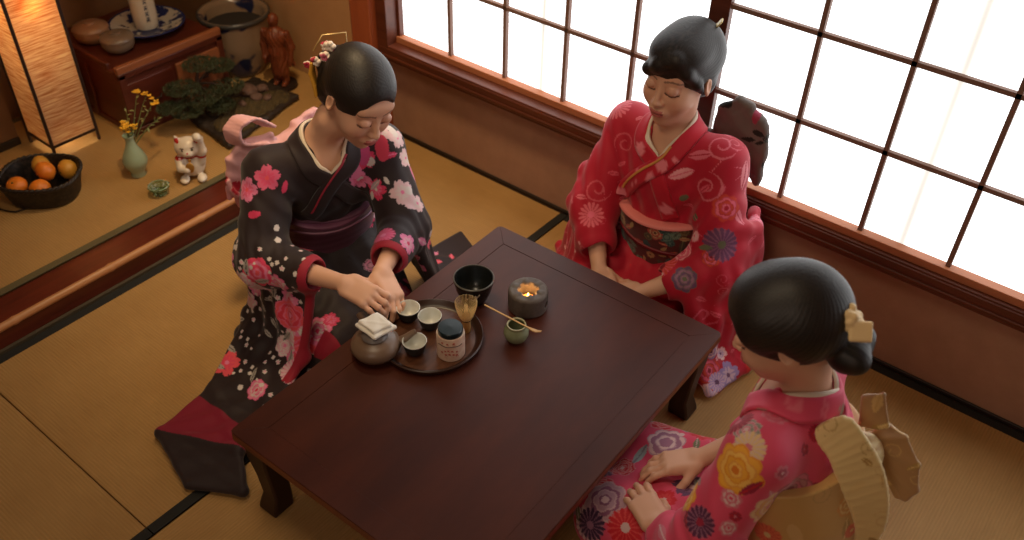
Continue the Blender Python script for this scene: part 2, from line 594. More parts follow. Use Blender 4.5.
def struct(o): o['kind'] = 'structure'; return o
struct(MB().box((.9, -1.9, -.075), (5.4, 4.4, .05)).obj('floor', m_dark))
struct(MB().box((.9, -1.9, 2.47), (5.4, 4.4, .05)).obj('ceiling', m_ceil))
# wall under, above and beside the window
wb = MB()
wb.box((1.40, .06, .155), (3.96, .12, .41)).box((1.40, .06, 2.07), (3.96, .12, .80)).box((3.32, .06, 1.02), (.30, .12, 1.30))
struct(wb.obj('wall_back', m_wall))
struct(MB().box((-1.13, .06, 1.20), (1.10, .12, 2.50)).obj('wall_alcove_side', mat('clay_wall_lit', srgb(.76, .58, .40), .9, .2, noise=((10, 10, 10), srgb(.70, .52, .35), .6))))  # window wall's clay in a lighter colour that stands in for light here
struct(MB().box((-1.70, -1.9, 1.20), (.10, 3.92, 2.60)).obj('wall_left', m_backw))
struct(MB().box((3.52, -1.9, 1.20), (.10, 4.1, 2.60)).obj('wall_right', m_wall))
struct(MB().box((.9, -4.02, 1.20), (5.3, .10, 2.60)).obj('wall_front', m_wall))
p = MB().box((-1.53, -2.4, 1.26), (.22, 2.66, 2.34)); struct(p.obj('wall_alcove', m_backw))
struct(MB().box((-1.415, -2.4, .105), (.012, 2.66, .03)).obj('baseboard_alcove', m_dark, bevel=.003))
# skirting strip along the window wall
struct(MB().box((1.40, -.004, .008), (4.2, .008, .016)).obj('baseboard_back', m_dark, bevel=.003))
# corner post, window sill and lintel
struct(MB().box((-.585, -.020, 1.20), (.105, .13, 2.50)).obj('trim_1', m_woodv, bevel=.006))
sl = MB()
sl.box((1.33, -.002, .397), (3.72, .10, .026)); sl.box((1.33, -.030, .378), (3.72, .052, .05))
sl.box((1.33, -.056, .372), (3.72, .012, .012)); sl.box((1.33, -.016, .348), (3.72, .03, .02))
struct(sl.obj('trim_2', m_wood, bevel=.003))
struct(MB().box((1.33, -.01, 1.70), (3.72, .12, .06)).obj('trim_3', m_wood, bevel=.003))
struct(MB().box((-.505, -.012, 1.04), (.052, .085, 1.28)).obj('trim_4', m_wood, bevel=.003))

def pane_material():
    m = bpy.data.materials.new('daylit_frosted_pane'); m.use_nodes = True
    nt = m.node_tree; N = nt.nodes; L = nt.links; N.clear()
    out = N.new('ShaderNodeOutputMaterial'); e = N.new('ShaderNodeEmission'); d = N.new('ShaderNodeBsdfDiffuse'); ad = N.new('ShaderNodeAddShader')
    d.inputs[0].default_value = (.5, .5, .48, 1)
    tc = N.new('ShaderNodeTexCoord'); sx = N.new('ShaderNodeSeparateXYZ'); L.new(tc.outputs['Object'], sx.inputs[0])
    def M(op, *a):
        n = N.new('ShaderNodeMath'); n.operation = op
        for i, x in enumerate(a):
            if isinstance(x, (int, float)): n.inputs[i].default_value = x
            else: L.new(x, n.inputs[i])
        return n.outputs[0]
    # soft dim streaks painted into the pane glow for shapes beyond the glass
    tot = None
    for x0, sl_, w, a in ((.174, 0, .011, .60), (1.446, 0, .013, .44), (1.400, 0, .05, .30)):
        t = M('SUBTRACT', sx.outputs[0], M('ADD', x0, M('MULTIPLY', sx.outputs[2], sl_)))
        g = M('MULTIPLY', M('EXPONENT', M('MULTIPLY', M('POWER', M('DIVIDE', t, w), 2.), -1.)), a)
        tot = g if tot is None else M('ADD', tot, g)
    mp = N.new('ShaderNodeTexNoise'); mp.inputs['Scale'].default_value = 2.2; mp.inputs['Detail'].default_value = 1
    L.new(tc.outputs['Object'], mp.inputs['Vector'])
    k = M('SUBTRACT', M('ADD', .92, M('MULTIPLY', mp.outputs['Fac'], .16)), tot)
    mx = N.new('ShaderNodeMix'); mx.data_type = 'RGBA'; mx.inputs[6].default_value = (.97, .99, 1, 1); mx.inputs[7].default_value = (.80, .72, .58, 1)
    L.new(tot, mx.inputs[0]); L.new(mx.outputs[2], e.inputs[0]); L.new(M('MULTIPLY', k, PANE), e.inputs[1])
    L.new(e.outputs[0], ad.inputs[0]); L.new(d.outputs[0], ad.inputs[1]); L.new(ad.outputs[0], out.inputs[0])
    return m
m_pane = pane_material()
ZS = .432; RP = .2556
def shoji(name, x0, x1, y, xs, st0, st1):
    fr = MB()
    fr.box(((x0 + x1) / 2, y - .006, ZS - .011), (x1 - x0, .040, .024)); fr.box(((x0 + x1) / 2, y, 1.665), (x1 - x0, .028, .03))
    o = struct(fr.obj(name, m_rail, bevel=.002))
    s2 = MB(); s2.box((x0 + st0 / 2, y - .001, 1.04), (st0, .032, 1.26)); s2.box((x1 - st1 / 2, y - .001, 1.04), (st1, .032, 1.26))
    s2.obj('frame', m_wood, o, bevel=.002)
    mu = MB()
    for x in xs: mu.box((x, y - .004, 1.04), (.013, .016, 1.24))
    for j in range(1, 5): mu.box(((x0 + x1) / 2, y - .005, ZS + RP * j), (x1 - x0, .014, .013))
    mu.obj('lattice', m_bars, o)
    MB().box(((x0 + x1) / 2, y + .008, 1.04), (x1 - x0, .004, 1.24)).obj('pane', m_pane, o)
    return o
shoji('window_1', -.480, .835, .020, [-.2255, .0249, .2753, .5257], .012, .052)
shoji('window_2', .772, 2.14, -.012, [1.0873 + .2455 * i for i in range(0, 4)], .060, .05)
shoji('window_3', 2.10, 3.19, .020, [2.36, 2.61, 2.86], .05, .04)

# mats
def tatami(x0, x1, y0, y1, long_y, label, z=0., bm=None, bw=.030, m=None, name='tatami_mat'):
    t = empty(name, ((x0 + x1) / 2, (y0 + y1) / 2, z), label, 'tatami mat', 'tatami mats of the room')
    dx, dy = x1 - x0 - .003, y1 - y0 - .003
    MB().box((0, 0, -.025), (dx, dy, .05)).obj('rush_surface', m or (m_tatY if long_y else m_tatX), t, bevel=.003)
    for s in (-1, 1):
        b = MB()
        if long_y: b.box((s * (dx / 2 - bw / 2), 0, -.0245), (bw, dy, .0515))
        else: b.box((0, s * (dy / 2 - bw / 2), -.0245), (dx, bw, .0515))
        b.obj('cloth_border', bm or m_heri, t)
    return t
tatami(-.525, .3460, -1.74, -.0085, True, 'tatami mat under the dark kimono woman, between the alcove step and the table')
tatami(-.525, .3460, -3.48, -1.74, True, 'tatami mat in the near left corner, beyond the thin seam')
tatami(.3460, 2.09, -.86, -.0085, False, 'tatami mat along the window wall under the red kimono')
tatami(.3460, 2.09, -1.92, -.86, False, 'tatami mat under the pink kimono and the middle of the table')
tatami(.3460, 2.09, -2.78, -1.92, False, 'tatami mat under the near edge of the table')
tatami(2.09, 2.95, -1.75, -.0085, True, 'tatami mat in the right corner below the window')

# alcove: raised floor, its mat and the stepped edge with a bamboo strip
struct(MB().box((-1.15, -2.0, .0), (.97, 4.0, .08)).obj('floor_alcove', m_dark))
tatami(-1.60, -.66, -1.78, -.004, True, 'raised golden mat on the alcove floor under the lantern and vase', z=.09, bm=m_heri2, bw=.028)
tatami(-1.42, -.66, -3.56, -1.78, True, 'raised alcove mat beyond the lower left corner', z=.09, bm=m_heri2, bw=.028)
stp = MB(); stp.box((-.600, -2.0, .056), (.112, 3.96, .066)); stp.box((-.550, -2.0, .035), (.022, 3.96, .078))
struct(stp.obj('trim_5', m_step, bevel=.003))
struct(MB().box((-.531, -2.0, .004), (.012, 3.96, .012)).obj('trim_6', mat('grey_edge', srgb(.30, .26, .20), .6)))
m_bamboo = mat('bamboo', srgb(.76, .54, .36), .35, .5, noise=((60, 3, 60), srgb(.66, .42, .25), .6))
bs = MB(); pr = []; y = -3.9
nodes = [-3.3, -2.95, -2.62, -2.28, -1.93, -1.585, -1.265, -.92, -.60, -.28]
pts = []; rs = []
yy = -3.95
while yy < -.03:
    r = .0130
    for nd in nodes:
        d_ = abs(yy - nd)
        if d_ < .012: r += .0022 * (1 - d_ / .012)
    pts.append((-.5420, yy, .0775)); rs.append(r); yy += .006
bs.tube(pts, rs, 10)
tag(bs.obj('bamboo_strip', m_bamboo, angle=1.2), 'long pale bamboo strip set along the edge of the dark red alcove step', 'bamboo strip')
# ------------------------------------------------------------------ low table
m_lac = mat('red_brown_lacquer', srgb(.315, .145, .092), .44, .26, noise=((9, 3, 9), srgb(.22, .095, .07), .8), bump=((14, 14, 14), .06, .004))
m_lac2 = mat('table_side_wood', srgb(.46, .23, .13), .4, .4, noise=((4, 40, 40), srgb(.32, .15, .09), .6))
m_leg = mat('table_leg_wood', srgb(.20, .11, .075), .45, .4, noise=((30, 30, 5), srgb(.12, .07, .05), .6))
TBZ = .296
tb = empty('low_table', (.4407, -.5167, .0015), 'low rectangular dark red-brown lacquered table in the middle of the room', 'table', rz=.0225)
TW, TD = .749, 1.0236
def tpt(x, y): return (x, -y)
fw = .064
def board(mb, pts, z0, z1):
    n = len(pts); mb.add([(x, -y, z0) for x, y in pts] + [(x, -y, z1) for x, y in pts],
        [tuple(range(n)), tuple(range(2 * n - 1, n - 1, -1))] + [((i + 1) % n, i, n + i, n + (i + 1) % n) for i in range(n)])
r_ = .012
fr = MB(); g = .00015
fr_parts = [[(r_, 0), (TW - r_, 0), (TW - r_ * .3, r_ * .3), (TW - fw - g, fw - g), (fw + g, fw - g), (r_ * .3, r_ * .3)],
            [(r_ * .3, TD - r_ * .3), (fw + g, TD - fw + g), (TW - fw - g, TD - fw + g), (TW - r_ * .3, TD - r_ * .3), (TW - r_, TD), (r_, TD)],
            [(0, r_), (r_ * .3, r_ * .3), (fw - g, fw + g), (fw - g, TD - fw - g), (r_ * .3, TD - r_ * .3), (0, TD - r_)],
            [(TW - r_ * .3, r_ * .3), (TW, r_), (TW, TD - r_), (TW - r_ * .3, TD - r_ * .3), (TW - fw + g, TD - fw - g), (TW - fw + g, fw + g)]]
for q in fr_parts: board(fr, q, TBZ - .026, TBZ)
fr.obj('top_frame', m_lac, tb, bevel=.0006)
MB().box((TW / 2, -TD / 2, TBZ - .0135), (TW - 2 * fw - .0006, TD - 2 * fw - .0006, .025)).obj('top_panel', m_lac, tb, bevel=.0005)
ap = MB(); i_ = .018
ap.box((TW / 2, -i_ - .009, TBZ - .040), (TW - 2 * i_, .018, .03)).box((TW / 2, -TD + i_ + .009, TBZ - .040), (TW - 2 * i_, .018, .03))
ap.box((i_ + .009, -TD / 2, TBZ - .040), (.018, TD - 2 * i_ - .04, .03)).box((TW - i_ - .009, -TD / 2, TBZ - .040), (.018, TD - 2 * i_ - .04, .03))
ap.obj('apron', m_lac2, tb, bevel=.003)
eb = MB(); e_ = .0012
eb.box((TW / 2, -TD - e_ / 2, TBZ - .014), (TW - .02, e_, .020)).box((TW + e_ / 2, -TD / 2, TBZ - .014), (e_, TD - .02, .020))
eb.box((TW / 2, e_ / 2, TBZ - .014), (TW - .02, e_, .020)).box((-e_ / 2, -TD / 2, TBZ - .014), (e_, TD - .02, .020))
eb.obj('edge_band', m_lac2, tb)
for x, y in ((.052, .052), (TW - .052, .052), (.052, TD - .052), (TW - .052, TD - .052)):
    lg = MB(); prof = [(.240, .036, 0), (.20, .033, .002), (.13, .027, .000), (.06, .026, -.003), (.02, .031, .002), (0, .032, .004)]
    sx_ = 1 if x > TW / 2 else -1; sy_ = -1 if y > TD / 2 else 1
    vs = []
    for z, h, o_ in prof:
        for a, b in ((-1, -1), (1, -1), (1, 1), (-1, 1)): vs.append((x + sx_ * o_ + a * h, -y + sy_ * o_ + b * h, z))
    fs = [(3, 2, 1, 0)[::-1]]
    for k in range(len(prof) - 1):
        for j in range(4): fs.append((k * 4 + (j + 1) % 4, k * 4 + j, (k + 1) * 4 + j, (k + 1) * 4 + (j + 1) % 4))
    n0 = (len(prof) - 1) * 4; fs.append((n0, n0 + 3, n0 + 2, n0 + 1)[::1])
    lg.add(vs, fs); lg.obj('leg', m_leg, tb, bevel=.006)

# ------------------------------------------------------------------ tea things on the table
TZ = TBZ + .0006
m_black = mat('black_glaze', srgb(.085, .095, .09), .25, .6, noise=((40, 40, 40), srgb(.14, .15, .14), .5))
m_blackmatte = mat('black_stoneware', srgb(.13, .12, .115), .55)
m_iron = mat('dark_stoneware', srgb(.31, .27, .25), .6, noise=((60, 60, 60), srgb(.42, .38, .34), .7), bump=((200, 200, 200), .3, .001))
m_celadon = mat('celadon_glaze', srgb(.52, .55, .42), .25, .6, noise=((50, 50, 50), srgb(.44, .47, .35), .6), coat=.3)
m_whiteg = mat('white_glaze', srgb(.84, .84, .80), .25, .6)
m_greyg = mat('grey_clay', srgb(.46, .37, .30), .36, .5, noise=((30, 30, 30), srgb(.40, .31, .25), .5))
m_bam = mat('pale_bamboo', srgb(.82, .64, .38), .5, noise=((60, 60, 8), srgb(.72, .52, .28), .5))
m_traywood = mat('tray_wood', srgb(.40, .24, .15), .35, .5, noise=((70, 5, 20), srgb(.27, .15, .09), .8))
m_trayrim = mat('tray_rim', srgb(.20, .11, .07), .35, .5)

tray = empty('serving_tray', (.617, -1.014, TZ), 'round brown wooden tray carrying the tea cups, whisk and tin', 'tray')
MB().lathe([(.0, 0), (.112, 0), (.118, .003), (.118, .007), (0, .007)], n=64, cap0=False, cap1=False).obj('tray_base', m_traywood, tray)
MB().lathe([(.116, .0), (.127, .001), (.134, .010), (.137, .021), (.134, .023), (.131, .021), (.126, .009), (.116, .0072)], n=72, cap0=False, cap1=False).obj('rim', m_trayrim, tray, angle=1)
TY = TZ + .0075

bowl = empty('tea_bowl', (.600, -.822, TZ), 'large black tea bowl with pale painted marks, beyond the tray', 'bowl')
MB().lathe([(0, .004), (.024, .003), (.026, 0), (.030, 0), (.031, .006), (.040, .018), (.049, .045), (.0545, .074), (.0550, .079), (.0520, .0795), (.050, .074), (.045, .045), (.034, .016), (.015, .010), (0, .009)], n=56, cap0=False, cap1=False).obj('bowl_body', m_black, bowl, angle=1)
MB().lathe([(.0515, .0785), (.0535, .0805), (.0556, .0790), (.0554, .0765)], n=56, cap0=False, cap1=False).obj('rim', mat('worn_rim', srgb(.36, .35, .32), .35), bowl, angle=1)
m_mark = mat('pale_marks', srgb(.66, .58, .50), .6)
def brush(mb, strokes, zc, rfun, a0, h=.0012, wd=.0022):
    """brush strokes on a round wall; strokes = polylines in (arc, height)"""
    for st in strokes:
        pts = []
        for i in range(len(st) - 1):
            for t in (0, .33, .67): pts.append((st[i][0] * (1 - t) + st[i + 1][0] * t, st[i][1] * (1 - t) + st[i + 1][1] * t))
        pts.append(st[-1]); P = []
        for u, v in pts:
            r = rfun(zc + v); a = a0 + u / r
            P.append((math.cos(a) * (r + .0002), math.sin(a) * (r + .0002), zc + v))
        mb.tube(P, wd / 2, 6)
mk = MB()
brush(mk, [[(-.021, .010), (-.022, -.004), (-.016, -.010)], [(-.010, .009), (-.003, .011), (-.002, .003), (-.009, .001), (-.010, .009)], [(.004, .008), (.009, .001)], [(.016, .011), (.008, -.001), (.004, -.012)], [(-.006, -.007), (.000, -.012), (.003, -.006)]],
      .050, lambda z: .049 + (z - .045) * .19 + .0006, math.radians(-50), wd=.0034)
mk.obj('painted_marks', m_mark, bowl)

bz = Sdf()
bz.u(cyl((0, 0, .032), .0540, .032, rd=.009)); bz.s_(cyl((0, 0, .060), .0285, .046, rd=.003), .003)
for k in range(6):
    a = k * math.pi / 3 + .3
    bz.u(ell((math.cos(a) * .0300, math.sin(a) * .0300, .059), (.0085, .0085, .007)), .004)
bz.s_([cyl((math.cos(a) * .054, math.sin(a) * .054, .026), .010, .010, (math.cos(a), math.sin(a), 0)) for a in (.3, 1.9, 3.4)], .003)
for k in range(6):
    a = k * math.pi / 3 + .3
    bz.u(ell((math.cos(a) * .0370, math.sin(a) * .0370, .0610), (.0080, .0110, .0060)), .003)
br = empty('candle_warmer', (.730, -.750, TZ), 'round dark stoneware warmer with a lit candle inside', 'candle warmer')
def local_sdf(name, s, h, m, parent, colf=None):
    P, F = mesh_sdf(s, h)
    Mw = np.array(pm(parent)); Pw = P @ Mw[:3, :3].T + Mw[:3, 3]
    N = vnormals(P, F)
    return np_mesh(name, Pw, F, m, parent, None if colf is None else colf(P, N))
local_sdf('warmer_body', bz, .0018, m_iron, br)
cd = empty('tea_light', (.730, -.750, TZ + .0165), 'small burning tea light inside the stoneware warmer', 'candle')
MB().lathe([(0, 0), (.0185, 0), (.019, .001), (.019, .014), (.018, .014), (.0175, .011), (0, .0105)], n=32, cap0=False, cap1=False).obj('wax_cup', mat('warm_wax', srgb(.90, .66, .42), .4, emis=srgb(1, .45, .12), estr=.45), cd, angle=1)
MB().lathe([(0, .011), (.0032, .014), (.0040, .019), (.0024, .026), (.0006, .033)], n=14, cap0=False).obj('flame', mat('flame', (1, .6, .2), .5, emis=srgb(1, .80, .42), estr=22), cd, angle=2)
fl_ = bpy.data.lights.new('flame_light', 'POINT'); fl_.energy = .10; fl_.color = (1, .5, .18); fl_.shadow_soft_size = .006
flo = bpy.data.objects.new('flame_light', fl_); COL.objects.link(flo); flo.location = (.730, -.750, TZ + .05)

pot = empty('tea_caddy_jar', (.787, -.872, TZ), 'small round celadon jar with an open mouth beside the candle warmer', 'jar')
MB().lathe([(0, 0), (.015, 0), (.019, .003), (.029, .014), (.0335, .029), (.0315, .041), (.0255, .049), (.0240, .053), (.0250, .0565), (.0230, .0570), (.0215, .053), (.0225, .049), (.028, .041), (.030, .029), (.024, .012), (0, .006)], n=44, cap0=False, cap1=False).obj('jar_body', m_celadon, pot, angle=1.2)
MB().lathe([(.0212, .0555), (.0222, .0578), (.0246, .0578), (.0254, .0555), (.0246, .0535)], n=44, cap0=False, cap1=False).obj('rim', mat('pale_rim', srgb(.66, .64, .48), .35), pot, angle=1.2)

sc_ = MB(); A = Vector((.700, -.808, TZ + .0625)); B = Vector((.852, -.868, TZ + .0625))
A = Vector((.681, -.874, TZ + .0640)); B = Vector((.858, -.861, TZ + .0570))
pp = [A.lerp(B, t) for t in np.linspace(0, 1, 14)]
dirn = (B - A).normalized(); sd = Vector((-dirn.y, dirn.x, 0))
vs = []; fs = []
for i, t in enumerate(np.linspace(0, 1, 14)):
    w = .0022 + (.0030 if t > .78 else 0) * min(1, (t - .78) / .08 if t > .78 else 0); zz = .0 if t < .86 else (t - .86) ** 2 * .5
    if t == 1: w *= .6
    c = pp[i] + Vector((0, 0, zz))
    for a, b in ((-1, -1), (1, -1), (1, 1), (-1, 1)): vs.append(c + sd * (w * a) + Vector((0, 0, .0012 * b)))
for i in range(13):
    for j in range(4): fs.append((i * 4 + j, i * 4 + (j + 1) % 4, (i + 1) * 4 + (j + 1) % 4, (i + 1) * 4 + j))
fs += [(3, 2, 1, 0), (52, 53, 54, 55)]
sc_.add(vs, fs); tag(sc_.obj('tea_scoop', m_bam, bevel=.0006), 'thin pale bamboo tea scoop lying across the mouth of the celadon jar', 'tea scoop')

tin = empty('tea_tin', (.692, -1.019, TY), 'pale patterned tea tin with a dark teal lid on the tray', 'tin')
MB().lathe([(0, 0), (.0345, 0), (.0360, .0015), (.0360, .070), (.0350, .073), (0, .073)], n=48, cap0=False, cap1=False).obj('tin_body', mat('printed_paper', srgb(.86, .77, .68), .5, noise=((60, 60, 60), srgb(.78, .60, .52), .8)), tin)
MB().lathe([(.0, .0732), (.0305, .0732), (.0318, .0745), (.0318, .0865), (.0300, .0890), (0, .0900)], n=48, cap0=False, cap1=False).obj('lid', mat('teal_lid', srgb(.04, .13, .15), .3), tin)
pr_ = MB()
brush(pr_, [[(x, .012 + .001 * math.sin(x * 200)) for x in np.linspace(-.034, .034, 9)]], .040, lambda z: .0361, math.radians(-52), wd=.0022)
pr_.obj('printed_band', mat('grey_print', srgb(.36, .27, .24), .6), tin)
pr2 = MB(); rg = random.Random(3)
for (u, v) in [(-.012, -.004), (-.004, -.002), (.006, -.003), (-.010, -.016), (-.001, -.014), (.009, -.015), (.018, -.006), (.018, -.018), (-.02, .022), (-.006, .021), (.010, .022), (-.021, -.010)]:
    k = rg.uniform(.0025, .0042)
    brush(pr2, [[(u - k, v + k * .3), (u + k, v + k * .4)], [(u, v + k), (u - k * .4, v - k)], [(u, v), (u + k, v - k)]], .040, lambda z: .0361, math.radians(-52), wd=.0013)
pr2.obj('printed_characters', mat('red_print', srgb(.66, .20, .16), .6), tin)

wh = empty('tea_whisk', (.670, -.934, TY), 'pale bamboo tea whisk standing on the tray behind the tin', 'tea whisk')
MB().lathe([(0, 0), (.0105, 0), (.0115, .002), (.0110, .030), (.0125, .038), (.0110, .040), (0, .040)], n=24, cap0=False, cap1=False).obj('handle', m_bam, wh)
tn = MB()
for k in range(48):
    a = 2 * math.pi * k / 48
    P = [(r * math.cos(a), r * math.sin(a), z) for r, z in ((.0105, .038), (.0170, .052), (.0235, .070), (.0280, .090), (.0285, .102), (.0265, .1015))]
    tn.tube(P, [.0011, .0009, .0007, .0006, .0005, .0004], 4)
for k in range(14):
    a = 2 * math.pi * k / 14
    P = [(r * math.cos(a), r * math.sin(a), z) for r, z in ((.0060, .038), (.0060, .055), (.0050, .072), (.0030, .092))]
    tn.tube(P, [.0009, .0008, .0006, .0004], 4)
tn.obj('tines', mat('whisk_tines', srgb(.96, .84, .60), .5), wh, angle=2)
MB().lathe([(.0118, .040), (.0135, .0405), (.0140, .043), (.0130, .045)], n=24, cap0=False, cap1=False).obj('thread', m_black, wh)

def cup(loc, label, tilt=None):
    c = empty('tea_cup', loc, label, 'cup', 'white and black tea cups')
    if tilt: c.rotation_euler = tilt
    MB().lathe([(0, .002), (.013, .002), (.0135, 0), (.0165, 0), (.017, .004), (.025, .012), (.0295, .028), (.0310, .0400), (.0302, .0410)], n=40, cap0=False, cap1=False).obj('outside', m_blackmatte, c, angle=1)
    MB().lathe([(0, .0065), (.013, .007), (.0225, .0130), (.0275, .028), (.0290, .0400), (.0300, .0415), (.0314, .0410), (.0312, .0390)], n=40, cap0=False, cap1=False).obj('inside', m_whiteg, c, angle=1)
    return c
cup((.588, -.984, TY), 'empty white-lined black cup at the back of the tray, beside the whisk')
cup((.622, -1.078, TY), 'empty white-lined black cup at the front of the tray, left of the tin')
cup((.524, -.998, TY), 'tea cup on the tray half hidden behind the hands')

tp = empty('teapot', (.540, -1.128, TZ), 'low dark brown clay teapot at the edge of the tray, being wiped', 'teapot')
tp.location = (.545, -1.140, TZ); tp.rotation_euler = (0, 0, .35)
MB().lathe([(0, 0), (.034, 0), (.038, .002), (.056, .016), (.0640, .032), (.060, .046), (.046, .057), (.032, .061), (.030, .064), (.0275, .064), (.026, .060), (.045, .053), (.056, .043), (.058, .030), (.04, .008), (0, .005)], n=52, cap0=False, cap1=False).obj('pot_body', m_greyg, tp, angle=1.2)
MB().tube([(.050, .030, .032), (.066, .040, .042), (.082, .050, .056), (.088, .054, .060)], [.012, .010, .0075, .0068], 14).obj('spout', m_greyg, tp, angle=1.2)
MB().tube([(-.040, .040, .035), (-.060, .060, .040), (-.080, .078, .044)], [.0085, .0080, .0100], 14).obj('handle', m_greyg, tp, angle=1.2)
lid = MB().lathe([(0, .0655), (.0300, .0650), (.0335, .066), (.0325, .0690), (.020, .0745), (.007, .0765), (.006, .080), (.0085, .086), (.006, .091), (0, .092)], n=44, cap0=False, cap1=False).obj('lid', mat('grey_lid', srgb(.40, .37, .36), .3), tp, angle=1.2)
# folded white cloth on the lid
cl = Sdf(); cx, cy, cz = .535, -1.125, TZ + .088
cl.u(quad((cx - .036, cy - .030, cz - .005), (cx + .030, cy - .034, cz - .007), (cx + .042, cy + .026, cz - .006), (cx - .024, cy + .030, cz - .001), .0042), .004)
cl.u(quad((cx - .030, cy - .022, cz + .004), (cx + .020, cy - .026, cz + .003), (cx + .034, cy + .016, cz + .004), (cx - .018, cy + .022, cz + .006), .0040), .004)
cl.disp = lambda P: .0012 * np.sin(P[:, 0] * 120 + P[:, 1] * 60) * np.cos(P[:, 1] * 90)
m_linen = mat('white_linen', srgb(.90, .88, .84), .8, bump=((500, 500, 500), .2, .001))
tag(sdf_obj('wiping_cloth', cl, .002, m_linen, None, None, loc=(cx, cy, cz)), 'folded white cloth pressed on the teapot lid', 'cloth')
# ------------------------------------------------------------------ alcove things
AZ = .0915
m_frame = mat('lantern_frame', srgb(.16, .08, .055), .5)
def paper_material():
    m = bpy.data.materials.new('woven_lantern_paper'); m.use_nodes = True
    nt = m.node_tree; N = nt.nodes; L = nt.links; N.clear()
    out = N.new('ShaderNodeOutputMaterial'); t = N.new('ShaderNodeBsdfTranslucent'); d = N.new('ShaderNodeBsdfDiffuse'); mx = N.new('ShaderNodeMixShader'); mx.inputs[0].default_value = .25
    tc = N.new('ShaderNodeTexCoord'); mp = N.new('ShaderNodeMapping'); mp.inputs['Scale'].default_value = (12, 12, 220); L.new(tc.outputs['Object'], mp.inputs[0])
    n = N.new('ShaderNodeTexNoise'); n.inputs['Scale'].default_value = 1; n.inputs['Detail'].default_value = 5; L.new(mp.outputs[0], n.inputs['Vector'])
    r = N.new('ShaderNodeValToRGB'); r.color_ramp.elements[0].position = .36; r.color_ramp.elements[0].color = (*srgb(.80, .58, .40), 1); r.color_ramp.elements[1].position = .62; r.color_ramp.elements[1].color = (*srgb(.97, .90, .76), 1)
    L.new(n.outputs['Fac'], r.inputs[0]); L.new(r.outputs[0], t.inputs[0]); L.new(r.outputs[0], d.inputs[0])
    L.new(t.outputs[0], mx.inputs[1]); L.new(d.outputs[0], mx.inputs[2]); L.new(mx.outputs[0], out.inputs[0])
    return m
m_paper = paper_material()
LX0, LX1, LY0, LY1 = -1.385, -1.215, -1.045, -.870
lan = empty('floor_lantern', ((LX0 + LX1) / 2, (LY0 + LY1) / 2, AZ), 'tall glowing square paper floor lantern with dark wooden frame', 'lantern')
hx, hy = (LX1 - LX0) / 2, (LY1 - LY0) / 2; LH = .90
for a, b in ((-1, -1), (1, -1), (1, 1), (-1, 1)):
    MB().box((a * hx, b * hy, (LH + .01) / 2), (.010, .010, LH)).obj('post', m_frame, lan, bevel=.001)
fr = MB()
for z in (.050, LH - .03):
    fr = MB()
    for a in (-1, 1):
        fr.box((a * hx, 0, z), (.008, 2 * hy, .009)); fr.box((0, a * hy, z), (2 * hx, .008, .009))
    fr.obj('rail', m_frame, lan)
for a in (-1, 1):
    MB().box((a * (hx - .001), 0, LH / 2 + .01), (.0015, 2 * hy - .008, LH - .085)).obj('paper_panel', m_paper, lan)
    MB().box((0, a * (hy - .001), LH / 2 + .01), (2 * hx - .008, .0015, LH - .085)).obj('paper_panel', m_paper, lan)
bulb = MB().ball((.045, 0, .56), (.022, .022, .03), 16).obj('bulb', mat('bulb', (1, .8, .5), .5, emis=srgb(1, .72, .42), estr=12), lan)
ll = bpy.data.lights.new('lantern_light', 'POINT'); ll.energy = 15; ll.color = (1.0, .82, .56); ll.shadow_soft_size = .03
lo_ = bpy.data.objects.new('lantern_light', ll); COL.objects.link(lo_); lo_.location = ((LX0 + LX1) / 2 + .045, (LY0 + LY1) / 2, AZ + .56)
ll2 = bpy.data.lights.new('lantern_low_light', 'POINT'); ll2.energy = .12; ll2.color = (1.0, .66, .34); ll2.shadow_soft_size = .03
l2 = bpy.data.objects.new('lantern_low_light', ll2); COL.objects.link(l2); l2.location = ((LX0 + LX1) / 2, (LY0 + LY1) / 2, AZ + .042)

# basket of oranges
def basket_material():
    m = mat('black_wicker', srgb(.13, .10, .08), .45, .5)
    nt = m.node_tree; N = nt.nodes; L = nt.links
    tc = N.new('ShaderNodeTexCoord'); b = N['Principled BSDF']; w = N.new('ShaderNodeTexVoronoi'); w.inputs['Scale'].default_value = 90
    L.new(tc.outputs['Object'], w.inputs['Vector']); r = N.new('ShaderNodeValToRGB'); r.color_ramp.elements[0].color = (*srgb(.22, .17, .13), 1); r.color_ramp.elements[1].color = (*srgb(.05, .04, .035), 1); r.color_ramp.elements[1].position = .7
    L.new(w.outputs['Distance'], r.inputs[0]); L.new(r.outputs[0], b.inputs['Base Color'])
    return m
m_wick = basket_material()
BX, BY = -1.040, -1.185
bk = empty('fruit_basket', (BX, BY, AZ), 'rounded black woven basket holding oranges below the lantern', 'basket', rz=.75)
def ring(rx, ry, z, n=60, wav=0, k=0, p=2.6):
    out = []
    for i in range(n):
        a = 2 * math.pi * i / n; c, s = math.cos(a), math.sin(a)
        q = 1 / (abs(c) ** p + abs(s) ** p) ** (1 / p)
        out.append(((rx + wav * math.sin(k * a)) * c * q, (ry + wav * math.sin(k * a)) * s * q, z))
    return out
body_ = MB(); n = 90; rows = [(.100, .085, .000), (.108, .092, .004)] + [(.110 + .020 * t, .094 + .020 * t, .006 + .080 * t) for t in np.linspace(0, 1, 9)]
vs = []
for i, (rx, ry, z) in enumerate(rows):
    R_ = ring(rx, ry, z, n); vs += [(x * (1 + .010 * math.sin(30 * 2 * math.pi * k / n + math.pi * i)), y * (1 + .010 * math.sin(30 * 2 * math.pi * k / n + math.pi * i)), z) for k, (x, y, z) in enumerate(R_)]
m0 = len(rows)
for i, (rx, ry, z) in enumerate(rows[::-1]): vs += ring(rx - .008, ry - .008, max(z, .006), n)
fs = []
